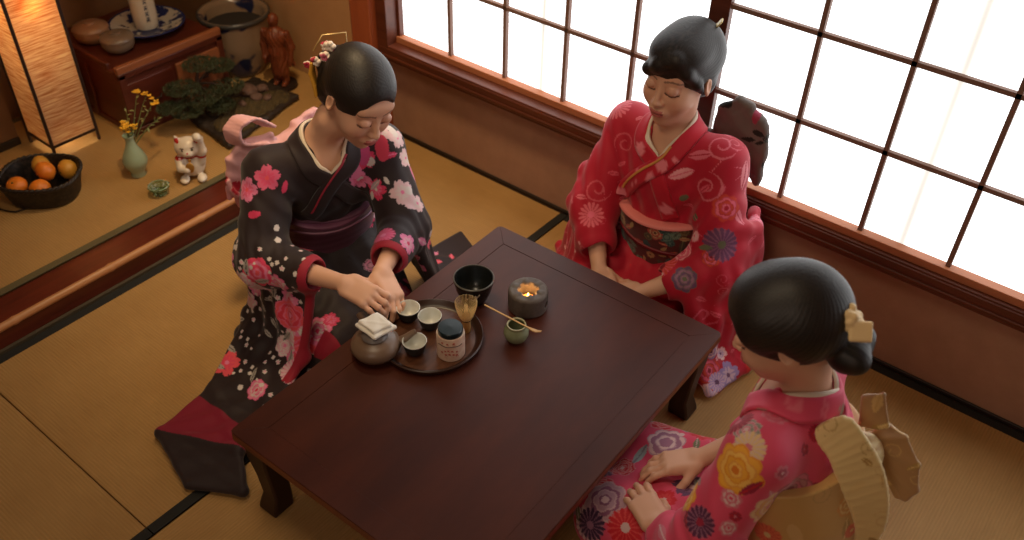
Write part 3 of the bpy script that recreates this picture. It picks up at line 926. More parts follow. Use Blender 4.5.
for i in range(2 * m0 - 1):
    for k in range(n):
        k2 = (k + 1) % n; fs.append((i * n + k, i * n + k2, (i + 1) * n + k2, (i + 1) * n + k))
fs.append(tuple(range(n - 1, -1, -1))); fs.append(tuple((2 * m0 - 1) * n + k for k in range(n)))
body_.add(vs, fs); body_.obj('basket_body', m_wick, bk)
rim = MB()
for ph in (0, math.pi):
    P = [(x, y, .087 + .0045 * math.sin(22 * 2 * math.pi * i / 120 + ph)) for i, (x, y, _) in enumerate(ring(.128 + 0 * ph, .112, 0, 120))]
    P = [(x * (1 + .02 * math.cos(22 * 2 * math.pi * i / 120 + ph)), y * (1 + .02 * math.cos(22 * 2 * math.pi * i / 120 + ph)), z) for i, (x, y, z) in enumerate(P)]
    rim.tube(P + [P[0]], .0055, 6)
rim.obj('braided_rim', mat('wicker_rim', srgb(.16, .12, .09), .45), bk, angle=2)
m_or = [mat('orange_peel', srgb(.90, .50, .14), .42, .5, bump=((250, 250, 250), .3, .001)), mat('pale_orange_peel', srgb(.85, .60, .22), .42, .5, bump=((250, 250, 250), .3, .001))]
orl = [((-1.150, -1.125, .046), 1, 'pale yellowish orange at the back of the black basket'), ((-1.088, -1.248, .048), 0, 'orange at the left side of the black basket'), ((-1.018, -1.205, .046), 0, 'orange nearest the front rim of the black basket'),
       ((-1.066, -1.150, .072), 0, 'bright orange lying on top of the others in the basket'), ((-1.060, -1.078, .046), 1, 'yellowish orange at the right end of the black basket')]
for (x, y, z), mi, lb in orl:
    o = empty('orange', (x + .028, y - .014, AZ + z + .015), lb, 'orange', 'oranges in the basket')
    o.rotation_euler = (x * 40, y * 30, 0)
    MB().lathe([(0, -.030), (.012, -.0295), (.026, -.020), (.0355, -.003), (.034, .010), (.026, .022), (.012, .0290), (.004, .0290), (0, .0280)], n=28, cap0=False, cap1=False).obj('peel', m_or[mi], o, angle=3)
    MB().lathe([(0, .0282), (.0035, .0288), (.003, .0305), (0, .031)], n=8, cap0=False, cap1=False).obj('stem_end', mat('stem_green', srgb(.30, .32, .12), .6), o)
tag(MB().tube([(-1.19, -1.36, AZ + .003), (-1.14, -1.33, AZ + .003), (-1.075, -1.335, AZ + .003), (-1.045, -1.325, AZ + .003), (-1.02, -1.31, AZ + .003), (-1.01, -1.27, AZ + .003)], .003, 8).obj('power_cord', mat('cord', srgb(.08, .06, .05), .5)), 'thin black cord lying on the alcove mat beside the basket', 'cord')

# vase with yellow flowers
vz = empty('flower_vase', (-.908, -.908, AZ), 'slender pale celadon vase holding small yellow flowers', 'vase')
MB().lathe([(0, 0), (.026, 0), (.027, .004), (.023, .012), (.030, .026), (.0415, .050), (.0430, .064), (.035, .088), (.020, .118), (.0145, .138), (.0150, .150), (.0205, .162), (.0195, .163), (.0130, .150), (.0125, .138), (.018, .116), (0, .10)], n=48, cap0=False, cap1=False).obj('vase_body', mat('pale_celadon', srgb(.62, .68, .56), .22, .6, coat=.4), vz, angle=1.2)
rg = random.Random(12)
m_yel = mat('yellow_petals', srgb(.93, .70, .16), .6); m_leaf = mat('leaf_green', srgb(.36, .40, .18), .6); m_leafp = mat('pale_leaf', srgb(.52, .52, .30), .6)
fw_ = empty('flower_sprig', (-.908, -.908, AZ + .12), 'sprig of yellow blossoms and small leaves in the celadon vase', 'flowers')
O_ = Vector((-.908, -.908, AZ + .12))
def L3(u, w, z, tgt=None):
    """a point given as world x,y,z relative to the sprig"""
    return Vector((u, w, z)) - O_
stems = MB(); heads = []
specs = [((-1.035, -.770, .312), 3), ((-1.000, -.755, .312), 2), ((-.955, -.760, .300), 3), ((-.955, -.885, .266), 5), ((-.930, -.900, .262), 4), ((-.915, -.880, .27), 3), ((-.990, -.850, .29), 0), ((-.900, -.790, .265), 0), ((-.915, -.765, .26), 0)]
for (x, y, z), nb in specs:
    e = L3(x, y, z); a = Vector((0, 0, -.02)); mid = a.lerp(e, .5) + Vector((.01, 0, .035))
    P = [a * (1 - t) ** 2 + mid * 2 * t * (1 - t) + e * t * t for t in np.linspace(0, 1, 9)]
    stems.tube(P, [.0016] * 5 + [.0011] * 4, 5); heads.append((e, nb, P))
stems.obj('stems', m_leaf, fw_, angle=2)
for e, nb, P in heads:
    if nb:
        b_ = MB()
        for k in range(nb * 2):
            c = e + Vector((rg.uniform(-1, 1), rg.uniform(-1, 1), rg.uniform(-.6, .8))) * .012
            for j in range(5):
                a = 2 * math.pi * j / 5 + rg.random(); R3 = Matrix.Rotation(a, 3, 'Z') @ Matrix.Rotation(-.5, 3, 'Y')
                b_.ball(c + R3 @ Vector((.0055, 0, 0)), (.0055, .004, .0014), 8, R3)
        b_.obj('blossom', m_yel, fw_, angle=3)
lv = MB()
for e, nb, P in heads:
    for i in (4, 5, 6, 7, 8):
        c = Vector(P[i]); d = Vector((rg.uniform(-1, 1), rg.uniform(-1, 1), rg.uniform(-.4, .6))).normalized(); s_ = d.cross(Vector((0, 0, 1))).normalized(); l_ = rg.uniform(.014, .024)
        up_ = s_.cross(d)
        lv.add([c, c + d * l_ * .4 + s_ * l_ * .24 + up_ * .0015, c + d * l_, c + d * l_ * .4 - s_ * l_ * .24 + up_ * .0015, c + d * l_ * .45 - up_ * .0012], [(0, 1, 4), (1, 2, 4), (2, 3, 4), (3, 0, 4), (0, 3, 2, 1)])
lv.obj('leaves', m_leafp, fw_, smooth=False)

# beckoning cat figurine
ct = Sdf()
ct.u(ell((0, .006, .046), (.042, .038, .048))); ct.u(ell((0, -.008, .112), (.040, .033, .034)), .008)
ct.u(ell((0, -.036, .104), (.016, .012, .011)), .006)
for x in (-1, 1):
    ct.u(cone((x * .026, -.004, .132), (x * .031, -.006, .151), .012, .0035), .006)
    ct.u(ell((x * .026, -.034, .010), (.015, .022, .010)), .006)
ct.u(chain([(.032, -.010, .060), (.042, -.018, .100), (.040, -.024, .145), (.036, -.034, .158)], [.015, .0125, .0115, .0135]), .008)
ct.u(chain([(-.032, -.012, .072), (-.030, -.034, .052), (-.012, -.044, .050)], [.015, .012, .011]), .008)
ct.u(ell((0, .045, .02), (.014, .014, .014)), .008)
def cat_col(P, N):
    C = np.tile(np.array(srgb(.88, .82, .74)), (len(P), 1)); x, y, z = P.T
    def pt(m, c): C[m] = c
    red = srgb(.70, .16, .13)
    for sx_ in (-1, 1):
        pt((np.hypot(x - sx_ * .029, z - .141) < .0075) & (y < -.006), red)
        pt((np.hypot(x - sx_ * .0150, z - .117) < .0036) & (y < -.02), srgb(.06, .05, .05))
        pt((np.hypot(x - sx_ * .0150, (z - .1225) * 3) < .0060) & (y < -.02), srgb(.35, .2, .15))
    pt((np.hypot(x, z - .109) < .0030) & (y < -.03), red)
    pt((np.abs(z - .101 + np.abs(x) * .3) < .0012) & (np.abs(x) < .009) & (y < -.03), srgb(.25, .1, .1))
    pt(np.abs(z - .0835 - .1 * y) < .0042, red)
    pt((np.hypot(y - .010, z - .062) < .014) & (x < -.025), srgb(.10, .09, .08)); pt((np.hypot(y - .03, z - .075) < .012) & (x > .02), srgb(.72, .42, .16))
    return C
cat_ = empty('beckoning_cat', (-.752, -.784, AZ), 'white lucky cat figurine with one raised paw and red ears', 'cat figurine', rz=math.radians(52))
m_glz = mat('glazed_figure', (.8, .8, .8), .25, .5, attr='Col', coat=.4)
local_sdf('cat_body', ct, .0018, m_glz, cat_, cat_col)
cat_.scale = (1.12, 1.12, 1.12)
m_gold = mat('gold', srgb(.78, .58, .26), .35, metal=.6)
MB().ball((-.002, -.046, .058), (.013, .0045, .019), 20).obj('gold_coin', m_gold, cat_); MB().ball((0, -.037, .079), .0055, 12).obj('bell', m_gold, cat_)

# small cut-glass dish
gl = empty('glass_dish', (-.748, -.930, AZ), 'small green tinted pressed glass dish on the alcove mat', 'glass dish')
m_glass = mat('green_glass', srgb(.72, .84, .66), .06, .6, trans=.9)
g1 = MB(); n = 30; vs = []; pf = [(.018, 0), (.024, .002), (.022, .010), (.030, .022), (.036, .034), (.033, .036), (.026, .022), (.014, .010), (.004, .009)]
for r, z in pf:
    for k in range(n):
        a = 2 * math.pi * k / n; q = 1 + .10 * math.cos(10 * a) * (z > .001); vs.append((r * q * math.cos(a), r * q * math.sin(a), z))
fs = [(i * n + k, i * n + (k + 1) % n, (i + 1) * n + (k + 1) % n, (i + 1) * n + k) for i in range(len(pf) - 1) for k in range(n)]
fs += [tuple(range(n - 1, -1, -1)), tuple((len(pf) - 1) * n + k for k in range(n))]
g1.add(vs, fs); g1.obj('dish_bowl', m_glass, gl, angle=.5)
g2 = MB().lathe([(.030, .0345), (.034, .036), (.036, .0345), (.034, .033)], n=30, cap0=False, cap1=False).obj('rim', mat('glass_rim', srgb(.78, .86, .72), .05, .8, trans=.6), gl)

# wooden chest with the things on it
m_chest = mat('chest_wood', srgb(.36, .15, .09), .38, .5, noise=((10, 3, 60), srgb(.24, .09, .055), .7))
m_chl = mat('chest_edge_wood', srgb(.60, .36, .22), .45, .4, noise=((30, 3, 30), srgb(.50, .28, .17), .6))
CX0, CX1, CY0, CY1, CT = -1.62, -1.13, -.775, -.318, .350
ch = empty('wooden_chest', ((CX0 + CX1) / 2, (CY0 + CY1) / 2, AZ), 'low reddish-brown wooden chest with a raised front lip against the alcove wall', 'chest')
cw, cdp = CX1 - CX0, CY1 - CY0; hh = CT - AZ
c_ = MB(); c_.box((0, 0, hh / 2 + .01), (cw - .02, cdp - .02, hh - .03)); c_.box((0, 0, hh - .012), (cw, cdp, .024)); c_.box((0, 0, .012), (cw - .01, cdp - .01, .024))
for s_ in (-1, 1): c_.box((cw / 2 - .012, s_ * (cdp / 2 - .014), hh / 2), (.024, .028, hh - .01)); c_.box((0, s_ * (cdp / 2 - .006), hh / 2), (.03, .010, hh - .02))
c_.obj('chest_body', m_chest, ch, bevel=.003)
for s_ in (-1, 1):
    d_ = MB().box((cw / 2 - .006, s_ * cdp / 4 * .93, hh / 2 - .005), (.012, cdp / 2 * .86, hh - .085)).obj('drawer', m_chl if s_ > 0 else m_chest, ch, bevel=.003)
    MB().tube([(cw / 2 + .002, s_ * cdp / 4 * .93 - .025, hh / 2), (cw / 2 + .012, s_ * cdp / 4 * .93 - .018, hh / 2 - .008), (cw / 2 + .012, s_ * cdp / 4 * .93 + .018, hh / 2 - .008), (cw / 2 + .002, s_ * cdp / 4 * .93 + .025, hh / 2)], .003, 8).obj('drawer_handle', m_dark, d_)
MB().box((cw / 2 - .012, 0, hh + .012), (.022, cdp, .028)).obj('front_lip', m_chl, ch, bevel=.004)
MB().box((-.03, -cdp / 2 + .010, hh + .010), (cw - .08, .018, .024)).obj('side_lip', m_chest, ch, bevel=.004)

def lidded(loc, sc, label, m):
    o = empty('lidded_bowl', loc, label, 'bowl', 'lidded bowls on the chest')
    P = lambda pr: [(r * sc, z * sc) for r, z in pr]
    MB().lathe(P([(0, 0), (.035, 0), (.037, .003), (.055, .014), (.0620, .034), (.0600, .046), (0, .046)]), n=44, cap0=False, cap1=False).obj('bowl_body', m, o, angle=1)
    MB().lathe(P([(.0, .0465), (.063, .0465), (.0645, .050), (.060, .060), (.040, .068), (.022, .070), (.021, .076), (.018, .077), (0, .074)]), n=44, cap0=False, cap1=False).obj('lid', m, o, angle=1)
lidded((-1.300, -.655, CT + .001), 1.0, 'grey-brown lidded bowl nearest the front lip of the chest', mat('grey_brown_glaze', srgb(.46, .38, .31), .25, .6))
lidded((-1.440, -.675, CT + .001), 1.05, 'tan lidded bowl at the back of the chest, half behind the lantern', mat('tan_glaze', srgb(.58, .42, .30), .3, .6))

def porcelain(name, scale, c0, c1, pos=.52):
    m = mat(name, c0, .2, .6, coat=.3)
    nt = m.node_tree; N = nt.nodes; L = nt.links; b = N['Principled BSDF']; tc = N.new('ShaderNodeTexCoord')
    n = N.new('ShaderNodeTexNoise'); n.inputs['Scale'].default_value = scale; n.inputs['Detail'].default_value = 2; L.new(tc.outputs['Object'], n.inputs['Vector'])
    r = N.new('ShaderNodeValToRGB'); r.color_ramp.elements[0].position = pos - .02; r.color_ramp.elements[0].color = (*c0, 1); r.color_ramp.elements[1].position = pos + .03; r.color_ramp.elements[1].color = (*c1, 1)
    L.new(n.outputs['Fac'], r.inputs[0]); L.new(r.outputs[0], b.inputs['Base Color']); return m
pw = srgb(.72, .68, .62); pb = srgb(.14, .18, .36)
pd = empty('porcelain_dish', (-1.375, -.478, CT + .001), 'large blue and white porcelain dish under the white bottle', 'dish')
MB().lathe([(0, .004), (.060, .004), (.062, 0), (.070, 0), (.080, .008), (.115, .018), (.142, .030), (.144, .033), (.138, .033), (.110, .0235), (.078, .013), (0, .012)], n=60, cap0=False, cap1=False).obj('dish_body', porcelain('blue_white_dish', 26, pw, pb), pd, angle=1)
MB().lathe([(.136, .0325), (.141, .0348), (.1450, .0335), (.1445, .030)], n=60, cap0=False, cap1=False).obj('blue_rim', mat('blue_rim', pb, .25), pd, angle=1)
bt = empty('sake_bottle', (-1.372, -.482, CT + .0135), 'white cylindrical bottle with dark blue characters standing in the dish', 'bottle')
MB().lathe([(0, 0), (.040, 0), (.0435, .004), (.046, .05), (.048, .12), (.046, .165), (.030, .190), (.016, .205), (.015, .240), (.019, .248), (0, .248)], n=48, cap0=False, cap1=False).obj('bottle_body', mat('bottle_white', srgb(.84, .78, .68), .25, .6, coat=.3), bt, angle=1.2)
mk = MB()
for v in (.02, -.004, -.028, -.05, .045):
    brush(mk, [[(-.007, v + .008), (.008, v + .009)], [(0, v + .011), (-.001, v - .002)], [(-.007, v + .001), (.007, v + .002)], [(-.006, v - .006), (0, v), (.007, v - .006)]], .095, lambda z: .0478, math.radians(-18), wd=.0028)
mk.obj('painted_characters', mat('blue_characters', srgb(.12, .14, .26), .5), bt)

# big porcelain brazier pot in the corner
hb = empty('hibachi_pot', (-1.262, -.158, AZ), 'large dark-mouthed blue and white porcelain pot in the alcove corner', 'pot')
MB().lathe([(0, 0), (.085, 0), (.092, .008), (.100, .035), (.120, .10), (.132, .17), (.134, .225), (.140, .245), (.144, .256), (.140, .262), (.128, .258), (.120, .240), (.120, .17), (.10, .08), (0, .05)], n=64, cap0=False, cap1=False).obj('pot_body', porcelain('blue_white_pot', 9, srgb(.60, .50, .40), srgb(.14, .16, .28), .55), hb, angle=1.2)
MB().lathe([(0, .20), (.119, .20), (.119, .203), (0, .206)], n=40, cap0=False, cap1=False).obj('ash_bed', mat('ash', srgb(.20, .17, .15), .95), hb)
MB().lathe([(.136, .262), (.146, .260), (.1475, .252), (.142, .242)], n=64, cap0=False, cap1=False).obj('rim', mat('dark_rim', srgb(.26, .25, .24), .3), hb, angle=1.2)

# carved standing figure
st = Sdf()
st.u(ell((0, 0, .292), (.021, .023, .027))); st.u(cone((0, 0, .24), (0, -.002, .275), .014, .012), .01)
st.u(ell((0, .002, .222), (.045, .026, .036)), .014); st.u(cone((0, 0, .22), (0, 0, .16), .036, .030), .02)
st.u(cone((0, 0, .15), (0, 0, .07), .034, .034), .02)
for x in (-1, 1):
    st.u(chain([(x * .048, .002, .236), (x * .060, .006, .180), (x * .056, -.010, .125)], [.015, .013, .010]), .01)
    st.u(cone((x * .056, -.010, .125), (x * .054, -.014, .105), .010, .006), .005)
    st.u(chain([(x * .018, 0, .13), (x * .019, 0, .03), (x * .019, -.004, .022)], [.020, .013, .012]), .01)
    st.u(ell((x * .019, -.014, .018), (.011, .022, .009)), .005)
    st.u(tri((x * .046, .004, .20), (x * .062, .008, .10), (x * .040, .004, .10), .005), .008)
st.u(ell((0, -.022, .292), (.004, .005, .006)), .003)
st.disp = lambda P: .0013 * np.sin(P[:, 0] * 420 + 6 * np.sin(P[:, 2] * 30)) * (P[:, 2] < .25)
sf = empty('carved_figure', (-1.022, -.146, AZ), 'carved reddish-brown wooden standing figure by the corner post', 'statue', rz=math.radians(25))
local_sdf('figure', st, .0022, mat('carved_wood', srgb(.50, .25, .13), .45, .5, noise=((40, 40, 12), srgb(.34, .15, .08), .7)), sf)
MB().lathe([(0, 0), (.058, 0), (.062, .004), (.060, .014), (0, .016)], n=30, cap0=False, cap1=False).obj('plinth', m_dark, sf)

# bonsai landscape on a slab
sb = Sdf(); cs = [V(-1.065, -.560, 0), V(-.800, -.590, 0), V(-.892, -.190, 0), V(-1.130, -.205, 0)]
for q in cs: q[2] = AZ + .014
sb.u(quad(*cs, .013), .01)
sb.disp = lambda P: .004 * np.sin(P[:, 0] * 38 + 2) * np.sin(P[:, 1] * 31) + .0015 * np.sin(P[:, 0] * 160) * np.sin(P[:, 1] * 140)
slab = sdf_obj('stone_slab', sb, .004, mat('dark_slab', srgb(.15, .11, .085), .6, noise=((20, 20, 20), srgb(.22, .17, .12), .6)), None, None, loc=(-.97, -.38, AZ))
tag(slab, 'flat dark slab holding moss, stones and the bonsai in the alcove', 'slab')
mo = Sdf(); mz = AZ + .024
mo.u([ell((-.90, -.48, mz), (.080, .085, .016)), ell((-.95, -.36, mz), (.095, .10, .020)), ell((-.93, -.26, mz), (.06, .06, .014)), ell((-1.03, -.45, mz), (.055, .07, .018))], .02)
mo.disp = lambda P: .0025 * np.sin(P[:, 0] * 300) * np.sin(P[:, 1] * 280 + 1) + .002 * np.sin(P[:, 0] * 110 + P[:, 1] * 90)
tag(sdf_obj('moss_bed', mo, .0035, mat('dry_moss', srgb(.34, .27, .14), .95, noise=((70, 70, 70), srgb(.20, .17, .10), .9)), None, None, loc=(-.95, -.38, mz)), 'brownish-green dry moss covering the slab around the bonsai', 'moss', kind='stuff')
m_stone = mat('pale_stone', srgb(.44, .33, .28), .8, noise=((60, 60, 60), srgb(.30, .21, .17), .8))
stn = [((-1.010, -.325), .042, 'large rounded pinkish-brown stone behind the slab moss'), ((-.955, -.330), .026, 'middle-sized brown stone on the slab'), ((-.925, -.300), .020, 'small pale stone near the far end of the slab'), ((-.960, -.395), .018, 'small pale stone at the centre of the slab'), ((-.995, -.270), .026, 'brown stone at the far corner of the slab')]
for k, ((x, y), r, lb) in enumerate(stn):
    q = Sdf(); q.u(ell((x, y, mz + .014 + r * .4), (r, r * .8, r * .65), rotz(k)))
    q.disp = lambda P, r=r, k=k: r * .10 * np.sin(P[:, 0] * 3 / r + k) * np.sin(P[:, 1] * 4 / r) * np.cos(P[:, 2] * 5 / r)
    tag(sdf_obj('stone', q, .003, m_stone, None, None, loc=(x, y, mz)), lb, 'stone', 'stones on the slab')
bn = empty('bonsai_tree', (-1.035, -.500, mz + .01), 'small dark green bonsai pine growing at the left of the slab', 'bonsai')
O2 = Vector(bn.location)
tk = MB()
tr_ = [(-1.035, -.500, mz), (-1.020, -.515, mz + .04), (-1.045, -.495, mz + .08), (-1.065, -.510, mz + .12), (-1.055, -.500, mz + .17), (-1.07, -.49, mz + .20)]
tk.tube([Vector(p) - O2 for p in tr_], [.016, .012, .010, .008, .006, .004], 9)
pads = [((-1.045, -.490, .315), .066), ((-1.040, -.590, .255), .066), ((-1.010, -.535, .205), .075), ((-.990, -.430, .215), .066), ((-1.050, -.410, .275), .060), ((-1.030, -.660, .205), .050), ((-.975, -.480, .16), .055), ((-1.02, -.60, .17), .06)]
for c, r in pads:
    a = Vector(tr_[3]) - O2; e = Vector(c) - O2; tk.tube([a, a.lerp(e, .5) + Vector((0, 0, .01)), e], [.006, .004, .002], 6)
tk.obj('trunk', mat('pine_bark', srgb(.25, .16, .11), .85), bn, angle=2)
fo = MB(); rg = random.Random(8)
for c, r in pads:
    for k in range(330):
        a = rg.uniform(0, 6.28); q = math.sqrt(rg.random()); p_ = Vector(c) - O2 + Vector((r * q * math.cos(a), r * q * math.sin(a), rg.uniform(-.3, .35) * r * (1.1 - q)))
        for j in range(5):
            d = Vector((rg.uniform(-1, 1), rg.uniform(-1, 1), rg.uniform(-.2, 1.2))).normalized() * rg.uniform(.009, .016)
            s_ = d.cross(Vector((rg.random(), rg.random(), rg.random()))).normalized() * .0013
            fo.add([p_ - s_, p_ + s_, p_ + d, p_ + d.cross(s_).normalized() * .0016], [(0, 1, 2), (1, 3, 2), (3, 0, 2), (0, 3, 1)])
fo.obj('foliage', mat('pine_needles', srgb(.23, .28, .17), .7, noise=((30, 30, 30), srgb(.30, .26, .15), .7)), bn, smooth=False)
# ------------------------------------------------------------------ people
SKIN = srgb(.85, .66, .55)
LIP = srgb(.66, .30, .30); LASH = srgb(.10, .07, .06); BROW = srgb(.38, .28, .24)

def head_sdf():
    s = Sdf()
    s.u(ell((0, .014, .028), (.074, .092, .084)))
    s.u(ell((0, -.022, -.030), (.061, .064, .080)), .03)
    s.u(ell((0, -.055, -.078), (.030, .030, .030)), .03)
    s.u(ell((0, -.074, -.094), (.014, .013, .012)), .02)
    for x in (-1, 1):
        s.u(ell((x * .036, -.058, -.032), (.025, .024, .026)), .03)
        s.u(ell((x * .022, -.066, .034), (.026, .011, .018)), .02)
    for x in (-1, 1):
        s.s_(ell((x * .031, -.1025, .007), (.020, .014, .011)), .018)
    s.u(cone((0, -.079, .012), (0, -.1020, -.026), .0055, .0078), .012)
    s.u(ell((0, -.1010, -.029), (.0095, .009, .0075)), .006)
    for x in (-1, 1):
        s.u(ell((x * .0115, -.093, -.031), (.0062, .0085, .0060)), .005)
        s.u(ell((x * .031, -.0790, .006), (.0150, .0125, .0112)), .004)
        # ears
        R = rotz(x * .35)
        s.u(ell((x * .076, .010, -.008), (.0075, .0185, .0300), R), .006)
        s.s_(ell((x * .084, .004, -.004), (.005, .010, .016), R), .004)
    s.u(ell((0, -.0860, -.058), (.026, .013, .016)), .012)
    s.u(ell((0, -.0975, -.0545), (.0190, .0075, .0048)), .004)
    s.u(ell((0, -.0965, -.0640), (.0160, .0075, .0056)), .004)
    s.s_(ell((0, -.1055, -.0592), (.022, .0050, .0014)), .002)
    return s

def head_colour(C, P, M, c):
    q = (P - c) @ M
    x, y, z = np.abs(q[:, 0]), q[:, 1], q[:, 2]
    fr = y < -.055
    near = (np.abs(x) < .11) & (z > -.14) & (z < .14) & (np.abs(y) < .13)
    def put(k, col, a):
        k = k & near; C[k] = C[k] * (1 - a) + np.asarray(col) * a
    u = (x - .031) / .0175
    lid = -.0025 - .0035 * (1 - u * u)
    put(fr & (np.abs(u) < 1) & (np.abs(z - lid) < .0024), LASH, .95)
    put(fr & (np.abs(u) < 1.05) & (z > lid) & (z < .016), srgb(.70, .47, .40), .35)
    bz = .028 + .004 * (1 - ((x - .030) / .018) ** 2)
    put(fr & (x > .010) & (x < .052) & (np.abs(z - bz) < .0028), BROW, .7)
    lw = .0205 - .35 * np.abs(z + .059)
    put(fr & (x < lw) & (z > -.0700) & (z < -.0500), LIP, .85)
    put(fr & (x < .019) & (np.abs(z + .0592) < .0011), srgb(.35, .12, .12), .8)
    ck = np.exp(-(((x - .042) / .018) ** 2 + ((z + .028) / .016) ** 2)) * (fr & near) * .25
    C[:] = C * (1 - ck[:, None]) + np.array(srgb(.84, .50, .45)) * ck[:, None]
    put(fr & (np.hypot(x - .0065, z + .0355) < .0028) & (y < -.088), srgb(.35, .18, .15), .6)

def hand_sdf(curl=(.5, .5, .55, .6), spread=.08, thumb=(.75, -.35), tcurl=.3):
    """wrist at origin, fingers along +x, thumb side +y, back of the hand +z"""
    s = Sdf()
    s.u(ell((.004, 0, 0), (.026, .024, .017)))
    s.u(box((.045, 0, 0), (.044, .034, .0125), rd=.0120), .012)
    s.u(ell((.055, .004, -.004), (.038, .032, .016)), .01)
    s.u(ell((.024, .024, -.006), (.024, .014, .013)), .01)
    ys = (.0275, .0095, -.0085, -.0260); L = (.068, .075, .070, .055); r0 = (.0088, .0090, .0086, .0076); bx = (.082, .086, .083, .076)
    for i in range(4):
        a = spread * (1.5 - i) ; c = curl[i]
        p = V(bx[i], ys[i], -.001); pts = [p]; ang = c * .45
        for j, fr in enumerate((.47, .30, .23)):
            d = V(math.cos(a) * math.cos(ang), math.sin(a) * math.cos(ang), -math.sin(ang))
            p = p + d * L[i] * fr; pts.append(p)
            ang += c * (.95, .7, 0)[j]
        s.u(ell(pts[0] + V(0, 0, .001), (.0105, .0092, .0095)), .006)
        R = [r0[i], r0[i] * .92, r0[i] * .82, r0[i] * .68]
        for j in range(3): s.u(cone(pts[j], pts[j + 1], R[j], R[j + 1]), .0025 if j else .004)
        s.u(ell(pts[1], (R[1] * 1.06,) * 3), .003)
    d = unit((math.cos(thumb[0]), math.sin(thumb[0]), thumb[1]))
    p0 = V(.018, .026, -.006); p1 = p0 + d * .038
    d2 = unit(d + V(.5 * tcurl, -.9 * tcurl, -.2)); p2 = p1 + d2 * .028; d3 = unit(d2 + V(.4 * tcurl, -.6 * tcurl, 0)); p3 = p2 + d3 * .020
    s.u(cone(p0, p1, .0135, .0100), .008); s.u(cone(p1, p2, .0100, .0092), .003); s.u(cone(p2, p3, .0092, .0068), .002)
    return s
def put_hand(s, side, wrist, d, nrm, sc=1., **kw):
    """side -1 right, +1 left hand: thumb direction follows from finger direction and back normal"""
    x = unit(d); z = np.asarray(nrm, float); z = unit(z - x * (z @ x)); y = np.cross(z, x)   # right-handed: +y is left of the fingers
    M = np.stack([x, y * (1 if side < 0 else -1), z], 1) * sc
    for op in hand_sdf(**kw).place(M, wrist):
        s.ops.append(op)

def body(name, J, label, mat_skin, base):
    """one continuous figure: head, neck, trunk, arms, hands, legs"""
    s = Sdf()
    s.u(ell(J['pelvis'], (.115, .135, .095), J['RB']))
    s.u(cone(J['pelvis'], J['waist'], .10, .088), .05)
    s.u(cone(J['waist'], J['chest'], .088, .100), .05)
    s.u(cone(J['shR'] * .72 + J['shL'] * .28, J['shR'] * .28 + J['shL'] * .72, .062, .062), .05)
    s.u(cone(J['neck'], J['neckup'], .050, .046), .04)
    for k in 'RL':
        s.u(cone(J['sh' + k], J['el' + k], .042, .034), .03)
        s.u(cone(J['el' + k], J['wr' + k] * .3 + J['el' + k] * .7, .034, .034), .02)
        s.u(cone(J['wr' + k] * .3 + J['el' + k] * .7, J['wr' + k], .034, .0215), .02)
        s.u(cone(J['hip' + k], J['kn' + k], .075, .052), .04)
        s.u(cone(J['kn' + k], J['an' + k], .048, .032), .02)
        s.u(cone(J['an' + k], J['toe' + k], .032, .020), .02)
        put_hand(s, -1 if k == 'R' else 1, J['wr' + k], *J['hand' + k][:2], **J['hand' + k][2])
    HM = J['HM']; hc = J['head']; hsc = J.get('hs', 1.)
    for i, (op, q, k) in enumerate(head_sdf().place(HM * hsc, hc)):
        s.ops.append((op, q, .03 if i == 0 else k))
    s.u(cone(J['neckup'], hc + HM @ V(0, .01, -.03), .046, .045), .02)
    s.i(half((0, 0, .004), (0, 0, -1)), .002)
    def colf(P, N):
        C = np.tile(np.array(SKIN), (len(P), 1))
        head_colour(C, P, HM * (1 / hsc), hc)
        return C
    o = sdf_obj(name, s, .0023, mat_skin, None, colf, loc=base)
    return o, s

class Fig:
    """figure frame: f forward, l left, u up, in metres from a point on the floor"""
    def __init__(g, o, yaw):
        g.o = V(*o); g.F = V(math.cos(yaw), math.sin(yaw), 0); g.L = V(-math.sin(yaw), math.cos(yaw), 0)
        g.RB = np.stack([g.F, g.L, V(0, 0, 1)], 1)
    def __call__(g, f, l, u): return g.o + g.F * f + g.L * l + V(0, 0, u)

def hair_strands(HM, hc, amp=.0016, fq=60.):
    def f(P):
        q = (P - hc) @ HM
        a = np.arctan2(q[:, 0], -q[:, 2] + .10 + .4 * q[:, 1])
        b = np.sin(a * fq + 3 * np.sin(q[:, 1] * 40)) * .6 + np.sin(a * fq * 2.3 + q[:, 1] * 60) * .4
        return amp * b
    return f

def folds(P, items):
    """soft cloth folds: (centre, radius, direction across the folds, wavelength, amplitude)"""
    d = np.zeros(len(P))
    for c, r, n, wl, a in items:
        q = P - np.asarray(c)
        w = np.exp(-(q ** 2).sum(1) / r ** 2)
        n = unit(n); t = q @ n
        t = t + .12 * wl * np.sin((q @ np.roll(n, 1)) * 5 / wl * .6)
        d += a * w * np.sin(2 * math.pi * t / wl)
    return d

m_skin = mat('skin', SKIN, .5, .35, attr='Col')
m_skin.node_tree.nodes['Principled BSDF'].inputs['Subsurface Weight'].default_value = .08
m_skin.node_tree.nodes['Principled BSDF'].inputs['Subsurface Radius'].default_value = (.012, .005, .003)
m_hair = mat('black_hair', srgb(.105, .085, .075), .50, .42, attr='Col', bump=((90, 90, 90), .15, .002))
m_cloth = mat('printed_silk', (.5, .5, .5), .62, .3, attr='Col', sheen=.15, bump=((350, 350, 350), .15, .001))
m_white = mat('white_collar', srgb(.86, .80, .72), .7)
WH = np.array(srgb(.86, .80, .74))

